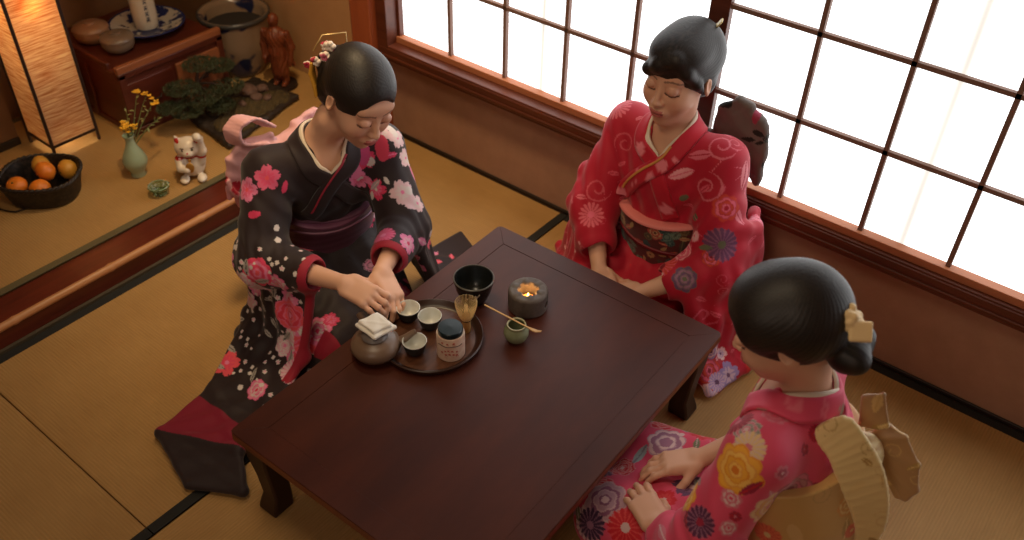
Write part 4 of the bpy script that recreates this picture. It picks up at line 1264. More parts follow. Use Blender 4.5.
def kimono_base(G, J, k=1., w=1.):
    """trunk, arms and lap of a kneeling figure in kimono"""
    s = Sdf(); RB = G.RB
    s.u(ell(J['pelvis'] + V(0, 0, -.03), (.150 * w, .180 * w, .135), RB))
    s.u(cone(J['pelvis'], J['waist'], .120 * w, .112 * w), .06)
    s.u(ell(J['waist'], (.115 * w, .145 * w, .14), RB), .05)
    s.u(ell(J['chest'], (.112 * w, .150 * w, .14), RB), .05)
    s.u(cone(J['shR'], J['shL'], .058, .058), .05)
    s.u(cone(J['neck'] + V(0, 0, -.04), J['neck'] + V(0, 0, -.012), .075, .062), .04)
    for q in 'RL':
        s.u(cone(J['hip' + q], J['kn' + q], .115, .085), .05)
        s.u(cone(J['kn' + q], J['an' + q], .075, .080), .04)
    s.u(quad(J['hipR'], J['knR'], J['knL'], J['hipL'], .07), .05)
    s.u(quad(J['anR'], J['knR'], J['knL'], J['anL'], .055), .05)
    return s
def arm_cloth(s, J, q, r=(.070, .072, .062), to=.75):
    s.u(cone(J['sh' + q], J['el' + q], r[0], r[1]), .04)
    e = J['el' + q] * (1 - to) + J['wr' + q] * to
    s.u(cone(J['el' + q], e, r[1], r[2]), .03)
    return e

# ---------------- woman in the dark kimono, left of the table
def build_dark():
    G = Fig((-.03, -.815, 0), math.radians(-25))
    J = dict(RB=G.RB)
    J['pelvis'] = G(-.02, 0, .20); J['waist'] = G(.02, .01, .35); J['chest'] = G(.085, .005, .48); J['neck'] = G(.115, .008, .615)
    J['neckup'] = G(.155, .040, .690)
    J['head'] = G(.214, .098, .775); J['hs'] = 1.06
    J['HM'] = frame(V(.82, -.20, -.48), V(.50, .02, .82))
    J['shR'] = G(.120, -.150, .550); J['shL'] = G(.120, .170, .548)
    J['elR'] = V(.100, -1.130, .365); J['wrR'] = V(.375, -1.078, .398)
    J['elL'] = V(.290, -.765, .36); J['wrL'] = V(.405, -.975, .385)
    J['handR'] = (V(.090, .012, -.010), V(.15, -.35, .90), dict(curl=(1.0, .9, .7, .6), spread=.08, thumb=(.7, -.9)))
    J['handL'] = (V(.085, -.035, -.030), V(.1, .35, .9), dict(curl=(.7, .7, .8, .8), spread=.05))
    J['hipR'] = G(.0, -.09, .17); J['hipL'] = G(.0, .09, .17)
    J['knR'] = G(.36, -.08, .085); J['knL'] = G(.36, .09, .085)
    J['anR'] = G(-.06, -.07, .06); J['anL'] = G(-.06, .07, .06)
    J['toeR'] = G(-.17, -.04, .03); J['toeL'] = G(-.17, .04, .03)
    b, bs = body('person', J, None, m_skin, G(0, 0, 0))
    tag(b, 'woman in a dark kimono with pink flowers, wiping a teapot with a cloth', 'person')
    # kimono
    s = kimono_base(G, J, w=.97)
    eR = arm_cloth(s, J, 'R', (.068, .070, .055), .55); eL = arm_cloth(s, J, 'L', (.068, .070, .055), .62)
    # right sleeve hangs from the arm and trails over the mat
    a0 = V(.060, -1.110, .40); a1 = V(.265, -1.095, .385); a2 = V(.270, -1.170, .13); a3 = V(.020, -1.150, .13)
    s.u(quad(a0, a1, a2, a3, .016), .02)
    s.u(quad(a3, a2, V(.30, -1.33, .040), V(.09, -1.36, .035), .014), .03)
    s.u(quad(V(.09, -1.36, .032), V(.30, -1.33, .036), V(.33, -1.46, .045), V(.105, -1.545, .022), .012), .02)
    s.u(quad(V(.105, -1.545, .022), V(.33, -1.46, .045), V(.425, -1.525, .020), V(.30, -1.60, .018), .012), .015)
    # hem of the skirt spread at the side
    s.u(quad(G(.30, -.10, .05), G(-.10, -.12, .05), V(-.02, -1.16, .03), V(.25, -1.20, .03), .02), .05)
    # left sleeve: hangs and lies on the mat behind the table corner
    b0 = V(.225, -.690, .42); b1 = V(.345, -.800, .385); b2 = V(.38, -.715, .10); b3 = V(.19, -.62, .10)
    s.u(quad(b0, b1, b2, b3, .016), .02)
    s.u(quad(b3, b2, V(.325, -.44, .016), V(.135, -.355, .016), .010), .03)
    # openings: neck and cuffs
    pre = Sdf(); pre.ops = list(s.ops); pre.u(cone(J['neck'], J['neckup'], .050, .046), .03)
    s.s_(cone(J['neck'] + V(0, 0, -.015) + G.F * .012, J['neckup'] + V(0, 0, .02), .050, .075), .012)
    s.s_(ell(J['neck'] + G.F * .062 + V(0, 0, -.02), (.042, .034, .075), G.RB), .012)
    s.s_(cone(J['elR'] * .6 + J['wrR'] * .4, J['wrR'], .034, .048), .006)
    s.s_(cone(J['elL'] * .55 + J['wrL'] * .45, J['wrL'], .034, .048), .006)
    fl = [(G(.1, -.14, .42), .16, (.3, 1, .6), .055, .0045), (G(.1, .17, .42), .14, (.3, -1, .6), .05, .0045),
          (V(.16, -1.15, .22), .16, (1, .1, .1), .065, .006), (G(.2, 0, .12), .22, (.2, 1, 0), .08, .005),
          (V(.24, -1.42, .03), .16, (.9, -.6, 0), .07, .003), (J['elR'], .09, (.8, .5, .3), .035, .003), (J['elL'], .09, (.3, -.9, .3), .035, .003)]
    s.i(half((0, 0, .0035), (0, 0, -1)), .002)
    s.disp = lambda P: folds(P, fl) * (P[:, 2] > .006)
    dark = srgb(.165, .115, .12); hot = srgb(.86, .24, .40); pink = srgb(.90, .50, .66); pale = srgb(.88, .74, .76); coral = srgb(.90, .33, .38); white = srgb(.86, .82, .80)
    rng = random.Random(4)
    def colf(P, N):
        C = np.tile(np.array(dark), (len(P), 1))
        q = P - G.o; l = q @ G.L; f = q @ G.F; u = P[:, 2]
        # crimson lining of the sleeve turned out on the mat
        right = (P[:, 1] < -1.08)
        sl = right & (u > .06) & (u < .40) & (P[:, 0] < .27)
        scatter(C, P, N, rng, sl, 40, (.028, .045), ['peony', 'cherry', 'peony'], [(hot, pink, coral), (coral, hot, pink), (pink, pale, hot), (white, pale, pink)], .8)
        scatter(C, P, N, rng, right & (u > .06) & (u < .44), 260, (.004, .008), ['dot', 'cherry'], [(white, pink, pale)], 1.2)
        scatter(C, P, N, rng, sl, 40, (.018, .028), ['leaf'], [(srgb(.66, .63, .60), srgb(.3, .3, .3))], .9)
        left = (l > .13) & (u < .45) & (u > .08)
        scatter(C, P, N, rng, left, 30, (.02, .038), ['cherry', 'peony', 'leaf'], [(pink, pale, hot), (white, pale, pink), (hot, pink, pale)], .8)
        chest = (l > .055) & (u > .44) & (f > .10)
        scatter(C, P, N, rng, chest, 14, (.026, .040), ['cherry', 'cherry', 'leaf'], [(pink, hot, white), (hot, pink, white), (pale, white, pink)], .8)
        scatter(C, P, N, rng, chest, 14, (.010, .018), ['petal', 'dot'], [(white, pink, pale), (pale, pink, pink)], 1.)
        lap = (u < .3) & (f > .05) & ~right & (l > -.14)
        scatter(C, P, N, rng, lap, 26, (.022, .040), ['peony', 'cherry', 'leaf'], [(hot, pink, coral), (srgb(.62, .36, .44), pink, pale), (coral, pink, pale)], .85)
        scatter(C, P, N, rng, right & (u < .05) & (P[:, 1] > -1.33), 10, (.012, .02), ['petal', 'cherry'], [(white, pale, pink)], 1.3)
        for c, r, kd, cl in [((.03, -1.07, .53), .036, 'cherry', (pink, hot, coral)), ((.075, -1.10, .49), .020, 'petal', (hot, pink, pink)), ((-.04, -1.04, .52), .02, 'petal', (hot, pink, pink)),
                             ((.07, -1.17, .45), .008, 'dot', (white, white, white)), ((.06, -1.18, .42), .009, 'dot', (white, white, white)),
                             ((.27, -.56, .02), .020, 'cherry', (pink, pale, hot)), ((.295, -.53, .02), .016, 'petal', (pale, pink, hot)), ((.31, -.50, .02), .014, 'petal', (pink, pink, hot)), ((.24, -.60, .02), .018, 'petal', (hot, pink, hot))]:
            flower(C, P, N, c, r, kd, cl, .4)
        for c, r, kd, cl, rot in [((.069, -1.046, .578), .036, 'cherry', (srgb(.84, .36, .50), hot, coral), .3), ((.098, -1.015, .545), .017, 'petal', (hot, pink, pink), 1.),
                ((.224, -1.156, .251), .048, 'peony', (coral, srgb(.84, .22, .30), pink), 0), ((.284, -1.160, .158), .054, 'peony', (coral, srgb(.86, .24, .32), pink), 1), ((.281, -1.149, .35), .036, 'leaf', (srgb(.66, .63, .60), srgb(.4, .4, .4)), .5),
                ((.28, -1.221, .117), .036, 'mum', (pale, pink, white), 0), ((.332, -.89, .425), .034, 'mum', (srgb(.84, .38, .54), hot, pink), 0), ((.173, -.794, .58), .038, 'petal', (srgb(.80, .30, .50), hot), 1.5), ((.203, -.749, .584), .038, 'petal', (srgb(.86, .26, .36), hot), 1.5),
                ((.19, -.83, .53), .026, 'petal', (pink, pink), 1.6), ((.215, -.798, .491), .024, 'leaf', (srgb(.68, .64, .66), pale), 1.), ((.186, -.691, .608), .026, 'petal', (white, pale), 1.2), ((.151, -1.102, .443), .009, 'dot', (white,), 0), ((.132, -1.086, .465), .009, 'dot', (white,), 0)]:
            flower(C, P, N, c, r, kd, cl, rot)
        lin = (P[:, 1] < -1.405 + .0 * f) & (u < .09) & ((P[:, 1] + 1.550) - (P[:, 0] - .10) * .40 > 0)
        C[lin] = srgb(.52, .09, .19)
        cr_ = np.array(srgb(.62, .12, .20))
        C[right & (P[:, 0] > .268) & (u > .10) & (u < .37)] = cr_
        for el, wr, to in ((J['elR'], J['wrR'], .55), (J['elL'], J['wrL'], .62)):
            ax = wr - el; L_ = np.linalg.norm(ax); q2 = P - el; t = q2 @ ax / L_ ** 2; rad = nrm(q2 - np.outer(t, ax))
            C[(t > to + .045) & (t < 1.05) & (rad < .075) & (u > .25)] = cr_
            C[(t > .38) & (t < 1.05) & (rad < .050) & (u > .25)] = cr_
        return C
    k = sdf_obj('kimono', s, .0030, m_cloth, b, colf)
    cuff = mat('crimson_cuff', srgb(.60, .10, .16), .6)
    return G, J, b, s, k, pre

# ---------------- woman in the red kimono, by the window
def build_red():
    G = Fig((.835, -.150, 0), math.radians(-96))
    J = dict(RB=G.RB)
    J['pelvis'] = G(-.01, 0, .20); J['waist'] = G(.03, 0, .36); J['chest'] = G(.055, -.01, .50); J['neck'] = G(.055, -.02, .645)
    J['neckup'] = G(.055, -.02, .71)
    J['head'] = V(.805, -.208, .805); J['hs'] = 1.08
    J['HM'] = frame(V(-.06, -.97, -.14), V(0, -.13, .99))
    J['shR'] = G(.045, -.175, .575); J['shL'] = G(.045, .145, .600)
    J['elR'] = V(.630, -.300, .34); J['wrR'] = V(.755, -.435, .235)
    J['elL'] = V(1.055, -.305, .33); J['wrL'] = V(.905, -.452, .245)
    J['handR'] = (V(.08, -.05, -.03), V(.1, -.3, 1), dict(curl=(.4, .4, .4, .45), spread=.03))
    J['handL'] = (V(-.09, -.04, -.03), V(.1, -.3, 1), dict(curl=(.4, .4, .4, .45), spread=.03))
    J['hipR'] = G(.0, -.09, .17); J['hipL'] = G(.0, .09, .17)
    J['knR'] = G(.38, -.10, .085); J['knL'] = G(.38, .10, .085)
    J['anR'] = G(-.03, -.07, .06); J['anL'] = G(-.03, .07, .06)
    J['toeR'] = G(-.12, -.04, .03); J['toeL'] = G(-.12, .04, .03)
    b, bs = body('person', J, None, m_skin, G(0, 0, 0))
    tag(b, 'kneeling woman in a red kimono before the window, hands in her lap', 'person')
    s = kimono_base(G, J)
    arm_cloth(s, J, 'R', (.066, .074, .058), .55); arm_cloth(s, J, 'L', (.066, .078, .060), .50)
    # long sleeves
    s.u(quad(V(.585, -.255, .42), V(.665, -.375, .32), V(.635, -.395, .05), V(.50, -.215, .05), .020), .03)
    s.u(quad(V(.585, -.255, .42), V(.500, -.215, .05), V(.56, -.12, .05), V(.64, -.17, .42), .018), .04)
    s.u(quad(V(.635, -.36, .04), V(.50, -.215, .04), V(.445, -.185, .02), V(.545, -.30, .02), .014), .03)
    s.u(quad(V(1.085, -.250, .44), V(1.02, -.400, .31), V(1.115, -.42, .04), V(1.155, -.20, .04), .022), .03)
    s.u(quad(V(1.13, -.43, .06), V(1.17, -.23, .06), V(1.20, -.30, .02), V(1.175, -.455, .02), .016), .03)
    s.u(quad(V(1.10, -.20, .42), V(1.155, -.20, .04), V(1.11, -.08, .04), V(1.06, -.12, .42), .018), .04)
    pre = Sdf(); pre.ops = list(s.ops); pre.u(cone(J['neck'], J['neckup'], .050, .046), .03)
    s.s_(cone(J['neck'] + V(0, 0, -.02) + G.F * .01, J['neckup'] + V(0, 0, .02), .052, .078), .012)
    s.s_(ell(J['neck'] + G.F * .062 + V(0, 0, -.025), (.045, .036, .080), G.RB), .012)
    s.s_(cone(J['elR'] * .6 + J['wrR'] * .4, J['wrR'], .034, .055), .006)
    s.s_(cone(J['elL'] * .65 + J['wrL'] * .35, J['wrL'], .034, .055), .006)
    fl = [(G(.1, -.17, .42), .16, (1, .2, .5), .055, .005), (G(.1, .17, .42), .15, (1, -.3, -.5), .055, .005),
          (V(.57, -.3, .2), .17, (.5, -.8, .0), .06, .006), (V(1.13, -.33, .2), .18, (.5, .8, 0), .06, .006), (G(.2, 0, .14), .2, (1, 0, 0), .07, .004)]
    s.i(half((0, 0, .0035), (0, 0, -1)), .002)
    s.disp = lambda P: folds(P, fl) * (P[:, 2] > .006)
    red = srgb(.71, .09, .19); pale = srgb(.93, .62, .66); pk = srgb(.88, .40, .50); wh = srgb(.92, .80, .80); gn = srgb(.40, .40, .30); org = srgb(.80, .25, .18); pur = srgb(.42, .28, .42); wine = srgb(.52, .05, .13)
    rng = random.Random(9)
    def colf(P, N):
        C = np.tile(np.array(red), (len(P), 1))
        q = P - G.o; l = q @ G.L; f = q @ G.F; u = P[:, 2]
        side = (np.abs(l) > .10)
        scatter(C, P, N, rng, side, 240, (.012, .026), ['swirl', 'leaf', 'line', 'leaf', 'line'], [(srgb(.84, .34, .42), red), (srgb(.86, .42, .48), red)], .9)
        scatter(C, P, N, rng, (l > .12), 26, (.028, .045), ['peony', 'mum', 'swirl', 'leaf'], [(pk, pale, red), (pale, pk, red), (org, pk, wine)], .8)
        scatter(C, P, N, rng, (l > .10) & (u < .40), 8, (.028, .040), ['peony', 'mum'], [(pur, srgb(.6, .42, .52), gn), (pk, pale, wh)], 1.1)
        scatter(C, P, N, rng, side & (u < .35), 90, (.006, .010), ['cherry'], [(wh, pale, red), (pale, wh, red)], 1.3)
        scatter(C, P, N, rng, (l < -.12) & (u > .3), 10, (.03, .04), ['swirl', 'mum'], [(srgb(.86, .40, .46), red, pk)], 1.)
        scatter(C, P, N, rng, (l < -.12) & (u < .2), 26, (.014, .024), ['cherry', 'peony'], [(pale, wh, red), (pk, pale, wh)], .9)
        scatter(C, P, N, rng, (l > .2) & (u < .16), 16, (.02, .036), ['peony', 'leaf', 'cherry'], [(srgb(.66, .58, .78), wh, pur), (wh, srgb(.66, .58, .78), pur)], .9)
        for c, r, kd, cl, rot in [((.929, -.266, .63), .040, 'leaf', (srgb(.86, .42, .50), red), .6), ((.974, -.238, .667), .042, 'swirl', (srgb(.88, .48, .54), red), 0), ((1.05, -.226, .598), .044, 'leaf', (srgb(.88, .50, .54), red), 1.2), ((1.073, -.273, .501), .036, 'leaf', (srgb(.86, .46, .52), red), 2.),
                              ((1.071, -.335, .435), .046, 'mum', (srgb(.40, .22, .36), srgb(.55, .35, .45), gn), 0), ((1.03, -.36, .42), .024, 'leaf', (gn, gn), .5), ((1.189, -.379, .04), .042, 'cherry', (srgb(.62, .54, .74), wh, pur), 0), ((1.185, -.43, .05), .030, 'mum', (srgb(.70, .60, .78), wh, pur), 0),
                              ((.98, -.29, .56), .045, 'swirl', (srgb(.88, .50, .56), pale, wh), 0), ((.93, -.33, .50), .030, 'leaf', (gn, gn), 1.), ((.98, -.36, .43), .024, 'cherry', (pale, wh, pk), 0), ((1.04, -.29, .52), .040, 'peony', (org, pk, red), 0),
                              ((.90, -.30, .57), .04, 'leaf', (pale, pk), .5), ((.96, -.35, .47), .03, 'leaf', (gn, pk), 2.4)]:
            flower(C, P, N, c, r, kd, cl, rot)
        return C
    k = sdf_obj('kimono', s, .0030, m_cloth, b, colf)
    return G, J, b, s, k, pre

# ---------------- woman in the pink kimono, near right corner
def build_pink():
    G = Fig((1.585, -.870, 0), math.radians(187))
    J = dict(RB=G.RB)
    J['pelvis'] = G(-.02, 0, .20); J['waist'] = G(.01, 0, .35); J['chest'] = G(.05, 0, .48); J['neck'] = G(.060, .0, .625)
    J['neckup'] = G(.080, .0, .70)
    J['head'] = V(1.462, -.912, .790); J['hs'] = 1.06
    J['HM'] = frame(V(-.78, -.28, -.46), V(-.42, -.15, .88))
    J['shR'] = G(.08, -.155, .565); J['shL'] = G(.09, .150, .560)
    J['elR'] = V(1.48, -.680, .33); J['wrR'] = V(1.335, -.855, .235)
    J['elL'] = V(1.47, -1.135, .30); J['wrL'] = V(1.360, -1.085, .240)
    J['handR'] = (V(-.07, -.065, -.015), V(-.3, -.1, 1), dict(curl=(.5, .5, .5, .5), spread=.02))
    J['handL'] = (V(-.085, .055, -.012), V(-.2, -.15, 1), dict(curl=(.45, .40, .45, .5), spread=.05, thumb=(.5, -.4)))
    J['hipR'] = G(.0, -.09, .17); J['hipL'] = G(.0, .09, .17)
    J['knR'] = G(.38, -.10, .085); J['knL'] = G(.38, .11, .085)
    J['anR'] = G(-.04, -.07, .06); J['anL'] = G(-.04, .07, .06)
    J['toeR'] = G(-.14, -.04, .03); J['toeL'] = G(-.14, .04, .03)
    b, bs = body('person', J, None, m_skin, G(0, 0, 0))
    tag(b, 'kneeling woman in a pink kimono seen from behind, hands folded on her lap', 'person')
    s = kimono_base(G, J, w=.98)
    arm_cloth(s, J, 'R', (.064, .068, .058), .45); arm_cloth(s, J, 'L', (.066, .072, .058), .55)
    s.u(quad(V(1.53, -1.12, .36), V(1.41, -1.13, .27), V(1.40, -1.24, .04), V(1.62, -1.24, .04), .022), .03)
    s.u(quad(V(1.40, -1.24, .04), V(1.62, -1.24, .04), V(1.62, -1.40, .022), V(1.38, -1.40, .022), .016), .03)
    s.u(quad(V(1.52, -.70, .36), V(1.43, -.72, .28), V(1.41, -.66, .04), V(1.58, -.62, .04), .020), .03)
    s.u(quad(G(.30, .10, .06), G(-.05, .12, .06), G(-.02, .24, .03), G(.36, .26, .03), .02), .05)
    s.u(quad(G(.36, -.08, .05), G(.10, -.10, .05), G(.12, -.20, .03), G(.40, -.20, .03), .015), .04)
    pre = Sdf(); pre.ops = list(s.ops); pre.u(cone(J['neck'], J['neckup'], .050, .046), .03)
    s.s_(cone(J['neck'] + V(0, 0, -.03) - G.F * .030, J['neckup'] + V(0, 0, .02) - G.F * .02, .056, .085), .012)
    s.s_(ell(J['neck'] + G.F * .062 + V(0, 0, -.02), (.042, .036, .075), G.RB), .012)
    s.s_(cone(J['elR'] * .65 + J['wrR'] * .35, J['wrR'], .034, .052), .006)
    s.s_(cone(J['elL'] * .55 + J['wrL'] * .45, J['wrL'], .034, .052), .006)
    fl = [(J['elL'], .13, (.6, .4, .6), .05, .004), (G(.1, .14, .42), .14, (1, 0, .5), .06, .004), (G(.2, 0, .15), .2, (.2, 1, 0), .08, .005), (G(-.05, 0, .5), .12, (0, 1, .2), .06, .002)]
    s.i(half((0, 0, .0035), (0, 0, -1)), .002)
    s.disp = lambda P: folds(P, fl) * (P[:, 2] > .006)
    pink = srgb(.85, .29, .41); yel = srgb(.93, .66, .22); yl2 = srgb(.97, .80, .45); cream = srgb(.88, .74, .55); rose = srgb(.82, .45, .52); ma = srgb(.60, .12, .24); red = srgb(.80, .12, .18)
    lil = srgb(.62, .42, .52); grn = srgb(.45, .48, .36); pal = srgb(.85, .72, .72)
    rng = random.Random(21)
    def colf(P, N):
        C = np.tile(np.array(pink), (len(P), 1))
        q = P - G.o; l = q @ G.L; f = q @ G.F; u = P[:, 2]
        lap = (u < .30)
        scatter(C, P, N, rng, lap, 90, (.030, .050), ['peony', 'peony', 'mum', 'cherry'], [(lil, pal, ma), (red, srgb(.85, .3, .3), pal), (yel, yl2, ma), (pal, lil, lil), (srgb(.38, .22, .36), lil, pal)], .8)
        scatter(C, P, N, rng, lap, 70, (.02, .03), ['leaf'], [(grn, pal), (srgb(.62, .66, .62), grn)], .9)
        scatter(C, P, N, rng, lap, 60, (.006, .010), ['dot'], [(red, red), (pal, pal)], .9)
        up = (u >= .30)
        scatter(C, P, N, rng, up, 26, (.012, .022), ['cherry', 'mum'], [(ma, red, rose), (rose, ma, pal)], 1.3)
        scatter(C, P, N, rng, up, 40, (.02, .038), ['leaf', 'peony', 'peony', 'leaf'], [(rose, pal, pink), (srgb(.55, .55, .50), rose, pal), (srgb(.88, .42, .50), rose, pink)], 1.1)
        gb = srgb(.50, .48, .52)
        for c, r, kd, cl, rot in [((1.453, -1.019, .599), .034, 'mum', (ma, srgb(.72, .25, .30), rose), 0), ((1.440, -1.030, .560), .026, 'leaf', (gb, pal), .6), ((1.425, -1.00, .590), .024, 'leaf', (gb, pal), 2.2), ((1.502, -1.078, .614), .034, 'mum', (cream, pal, rose), 0),
                ((1.497, -1.103, .568), .052, 'peony', (yel, srgb(.95, .74, .36), srgb(.86, .48, .14)), 0), ((1.545, -1.12, .55), .030, 'leaf', (ma, red), .8), ((1.570, -1.072, .483), .042, 'peony', (cream, srgb(.86, .66, .36), rose), .5), ((1.585, -1.013, .495), .046, 'peony', (rose, srgb(.74, .50, .50), srgb(.55, .25, .3)), 1.),
                ((1.507, -.980, .625), .028, 'peony', (rose, srgb(.80, .36, .46), pink), 0), ((1.473, -1.152, .433), .034, 'mum', (srgb(.36, .16, .30), lil, ma), 0), ((1.208, -1.059, .177), .054, 'peony', (srgb(.72, .56, .62), srgb(.56, .34, .46), pal), 0), ((1.205, -1.110, .131), .040, 'mum', (srgb(.26, .16, .28), lil, lil), 0),
                ((1.284, -1.086, .165), .046, 'mum', (red, srgb(.88, .30, .30), pal), 0), ((1.424, -1.106, .430), .036, 'peony', (yel, yl2, srgb(.86, .48, .14)), 0), ((1.181, -.942, .159), .034, 'peony', (red, srgb(.85, .35, .35), pal), 0), ((1.196, -.886, .167), .034, 'leaf', (srgb(.60, .66, .66), gb), 0)]:
            flower(C, P, N, c, r, kd, cl, rot)
        return C
    k = sdf_obj('kimono', s, .0027, m_cloth, b, colf)
    return G, J, b, s, k, pre
def cr(pts, t):
    p = np.array(pts, float); m = len(p) - 1; x = t * m; i = min(int(x), m - 1); t = x - i
    p0, p1, p2, p3 = p[max(i - 1, 0)], p[i], p[i + 1], p[min(i + 2, m)]
    return .5 * (2 * p1 + (p2 - p0) * t + (2 * p0 - 5 * p1 + 4 * p2 - p3) * t * t + (3 * p1 - p0 - 3 * p2 + p3) * t ** 3)

def flat(c):
    return lambda P, N: np.tile(np.array(c), (len(P), 1))
def band(s, P, Wd, th, k=.004):
    """sheet along the points P, Wd = half-width vector (one or one per point)"""
    P = [np.asarray(p, float) for p in P]
    Wd = [np.asarray(Wd, float)] * len(P) if np.ndim(Wd) == 1 else [np.asarray(w, float) for w in Wd]
    if 3 < len(P) < 12:
        T = np.linspace(0, 1, (len(P) - 1) * 4 + 1); Pa, Wa = P, Wd
        P = [cr(Pa, t) for t in T]; Wd = [cr(Wa, t) for t in T]; k = min(k, .003)
    for i in range(len(P) - 1):
        s.u(quad(P[i] - Wd[i], P[i] + Wd[i], P[i + 1] + Wd[i + 1], P[i + 1] - Wd[i + 1], th), k)
    return s
def trunk(G, J, w=1.):
    s = Sdf(); RB = G.RB
    s.u(cone(J['pelvis'], J['waist'], .125 * w, .117 * w), .06)
    s.u(ell(J['pelvis'] + V(0, 0, -.03), (.150 * w, .180 * w, .135), RB), .05)
    s.u(ell(J['waist'], (.120 * w, .150 * w, .14), RB), .05)
    s.u(ell(J['chest'], (.115 * w, .155 * w, .14), RB), .05)
    return s
def obi_part(name, G, J, u0, u1, infl, material, parent, colf, w=1., h=.003):
    t = trunk(G, J, w)
    ax = unit(J['chest'] - J['waist']); c = J['waist']
    s = Sdf()
    f0 = t.prim()
    s.u(Prim(lambda p: f0.f(p) - infl, f0.c, f0.r), 0)
    s.i(half(c + ax * u1, ax)); s.i(half(c + ax * u0, -ax))
    return sdf_obj(name, s, h, material, parent, colf), s
def collars(G, J, pre, b, cloth_cols, wide=.046, open_=.0, under=(0, 0), piping=None, cross=0., lift=0.):
    """white under-collar pair and kimono collar pair; wearer's left lies over the right"""
    n = J['neck']; F, L, U = G.F, G.L, V(0, 0, 1)
    o = {}
    if piping is not None:
        pass
    def path(side, d, drop, back, low):
        # side +1 = starts on the left of the neck and crosses to the right
        return [n - F * (.052 + back) + U * (.030 - d), n - F * (.030 + back * .6) + L * side * (.050 + d * .5) + U * (.034 - d), n + F * .012 + L * side * (.062 + d * .6) + U * (.012 - d),
                n + F * .060 + L * side * (.046 + d * .5) + U * (-.045 - d + lift * .5), n + F * .090 + L * side * (.010 + d * .3) + U * (-.085 - d * .8 - drop * .3 + lift) + L * cross,
                n + F * .095 - L * side * .040 + L * cross * .6 + U * (-.150 + lift * .5 - drop * .6), n + F * .080 - L * side * (.085 + low) + U * (-.225 - drop)]
    bk = under[0]
    for side, off in ((-1, .002), (1, .004)):
        ribbon('under_collar', pre, path(side, -.006, 0, bk, 0)[:6], [.030, .030, .028, .026, .024, .014], m_white, b, off=off, th=.002)
    for side, off in ((-1, .0045), (1, .0065)):
        P = path(side, .012, 0, bk, 0)
        ribbon('collar', pre, P, [wide, wide, wide, wide, wide * 1.05, wide * 1.1, wide * 1.1], m_cloth, o.get('p', b), off=off, th=.002, colf=cloth_cols[0 if side > 0 else 1], n=60)

def piping(G, J, pre, b, mt, w, d=-.010, cross=0., lift=0.):
    n = J['neck']; F, L, U = G.F, G.L, V(0, 0, 1)
    P = [n + F * .012 + L * (.062 + d * .6) + U * (.012 - d), n + F * .060 + L * (.046 + d * .5) + U * (-.045 - d + lift * .5), n + F * .090 + L * (.010 + d * .3) + U * (-.085 - d * .8 + lift) + L * cross,
         n + F * .095 - L * .040 + L * cross * .6 + U * (-.145 - d + lift * .5), n + F * .080 - L * .075 + U * (-.205 - d)]
    ribbon('collar_piping', pre, P[1:], w, mt, b, off=.0095, th=.002)
def hair(name, G, J, b, extra, cut, seg=.0022, fq=75., amp=.00035):
    """extra, cut: functions adding primitives in head-local metres"""
    HM = J['HM'] * J['hs']; hc = J['head']
    s = Sdf(); l = Sdf()
    l.u(ell((0, .018, .034), (.0835, .102, .0890)))
    extra(l); cut(l)
    s.ops = l.place(HM, hc)
    s.disp = hair_strands(J['HM'], hc, amp, fq)
    lo, hi = s.bounds()
    st = hair_strands(J['HM'], hc, 1., fq * 1.6)
    def hc_(P, N):
        t = np.clip(.5 + .5 * st(P), 0, 1)[:, None] ** 2
        return np.array(srgb(.085, .070, .062)) * (1 - t) + np.array(srgb(.19, .155, .135)) * t
    return sdf_obj(name, s, seg, m_hair, b, hc_), s
def hl(J, *p): return J['HM'] @ (V(*p) * J['hs']) + J['head']

# ================ dark kimono woman
G, J, b, s, k, pre = build_dark()
darkc = srgb(.165, .115, .12)
def dcol(seed, col=darkc, pal=None, n=0):
    def f(P, N):
        C = np.tile(np.array(col), (len(P), 1))
        return C
    return f
collars(G, J, pre, b, (dcol(1), dcol(2)), under=(.030, 0), cross=-.006, lift=.012)
piping(G, J, pre, b, mat('crimson_edge', srgb(.62, .16, .24), .6), .005, cross=-.006, lift=.012)
pur = srgb(.42, .20, .31); pur2 = srgb(.54, .32, .44)
m_obi = mat('purple_obi_silk', pur, .5, .4, attr='Col', sheen=.2, bump=((40, 40, 500), .3, .001))
def obc(P, N):
    C = np.tile(np.array(pur), (len(P), 1)); t = .5 + .5 * np.sin(P[:, 2] * 260 + np.sin(P[:, 0] * 30) * 1.5)
    return C * (1 - .35 * t[:, None]) + np.array(pur2) * .35 * t[:, None]
ob, obs = obi_part('obi', G, J, -.125, .072, .016, m_obi, b, obc, w=.97)
ribbon('obi_cord', obs, [G(*q) for q in ((.05, -.16, .33), (.14, -.10, .33), (.17, .0, .33), (.16, .09, .33), (.05, .17, .33))], .011, mat('mauve_cord', srgb(.52, .33, .42), .5), b, off=.001, th=.004)
ribbon('obi_scarf', obs, [G(*q) for q in ((.05, -.16, .405), (.14, -.10, .415), (.18, .01, .415), (.16, .10, .415), (.05, .18, .41))], .020, mat('mauve_scarf', srgb(.45, .27, .36), .7), b, off=.000, th=.006)
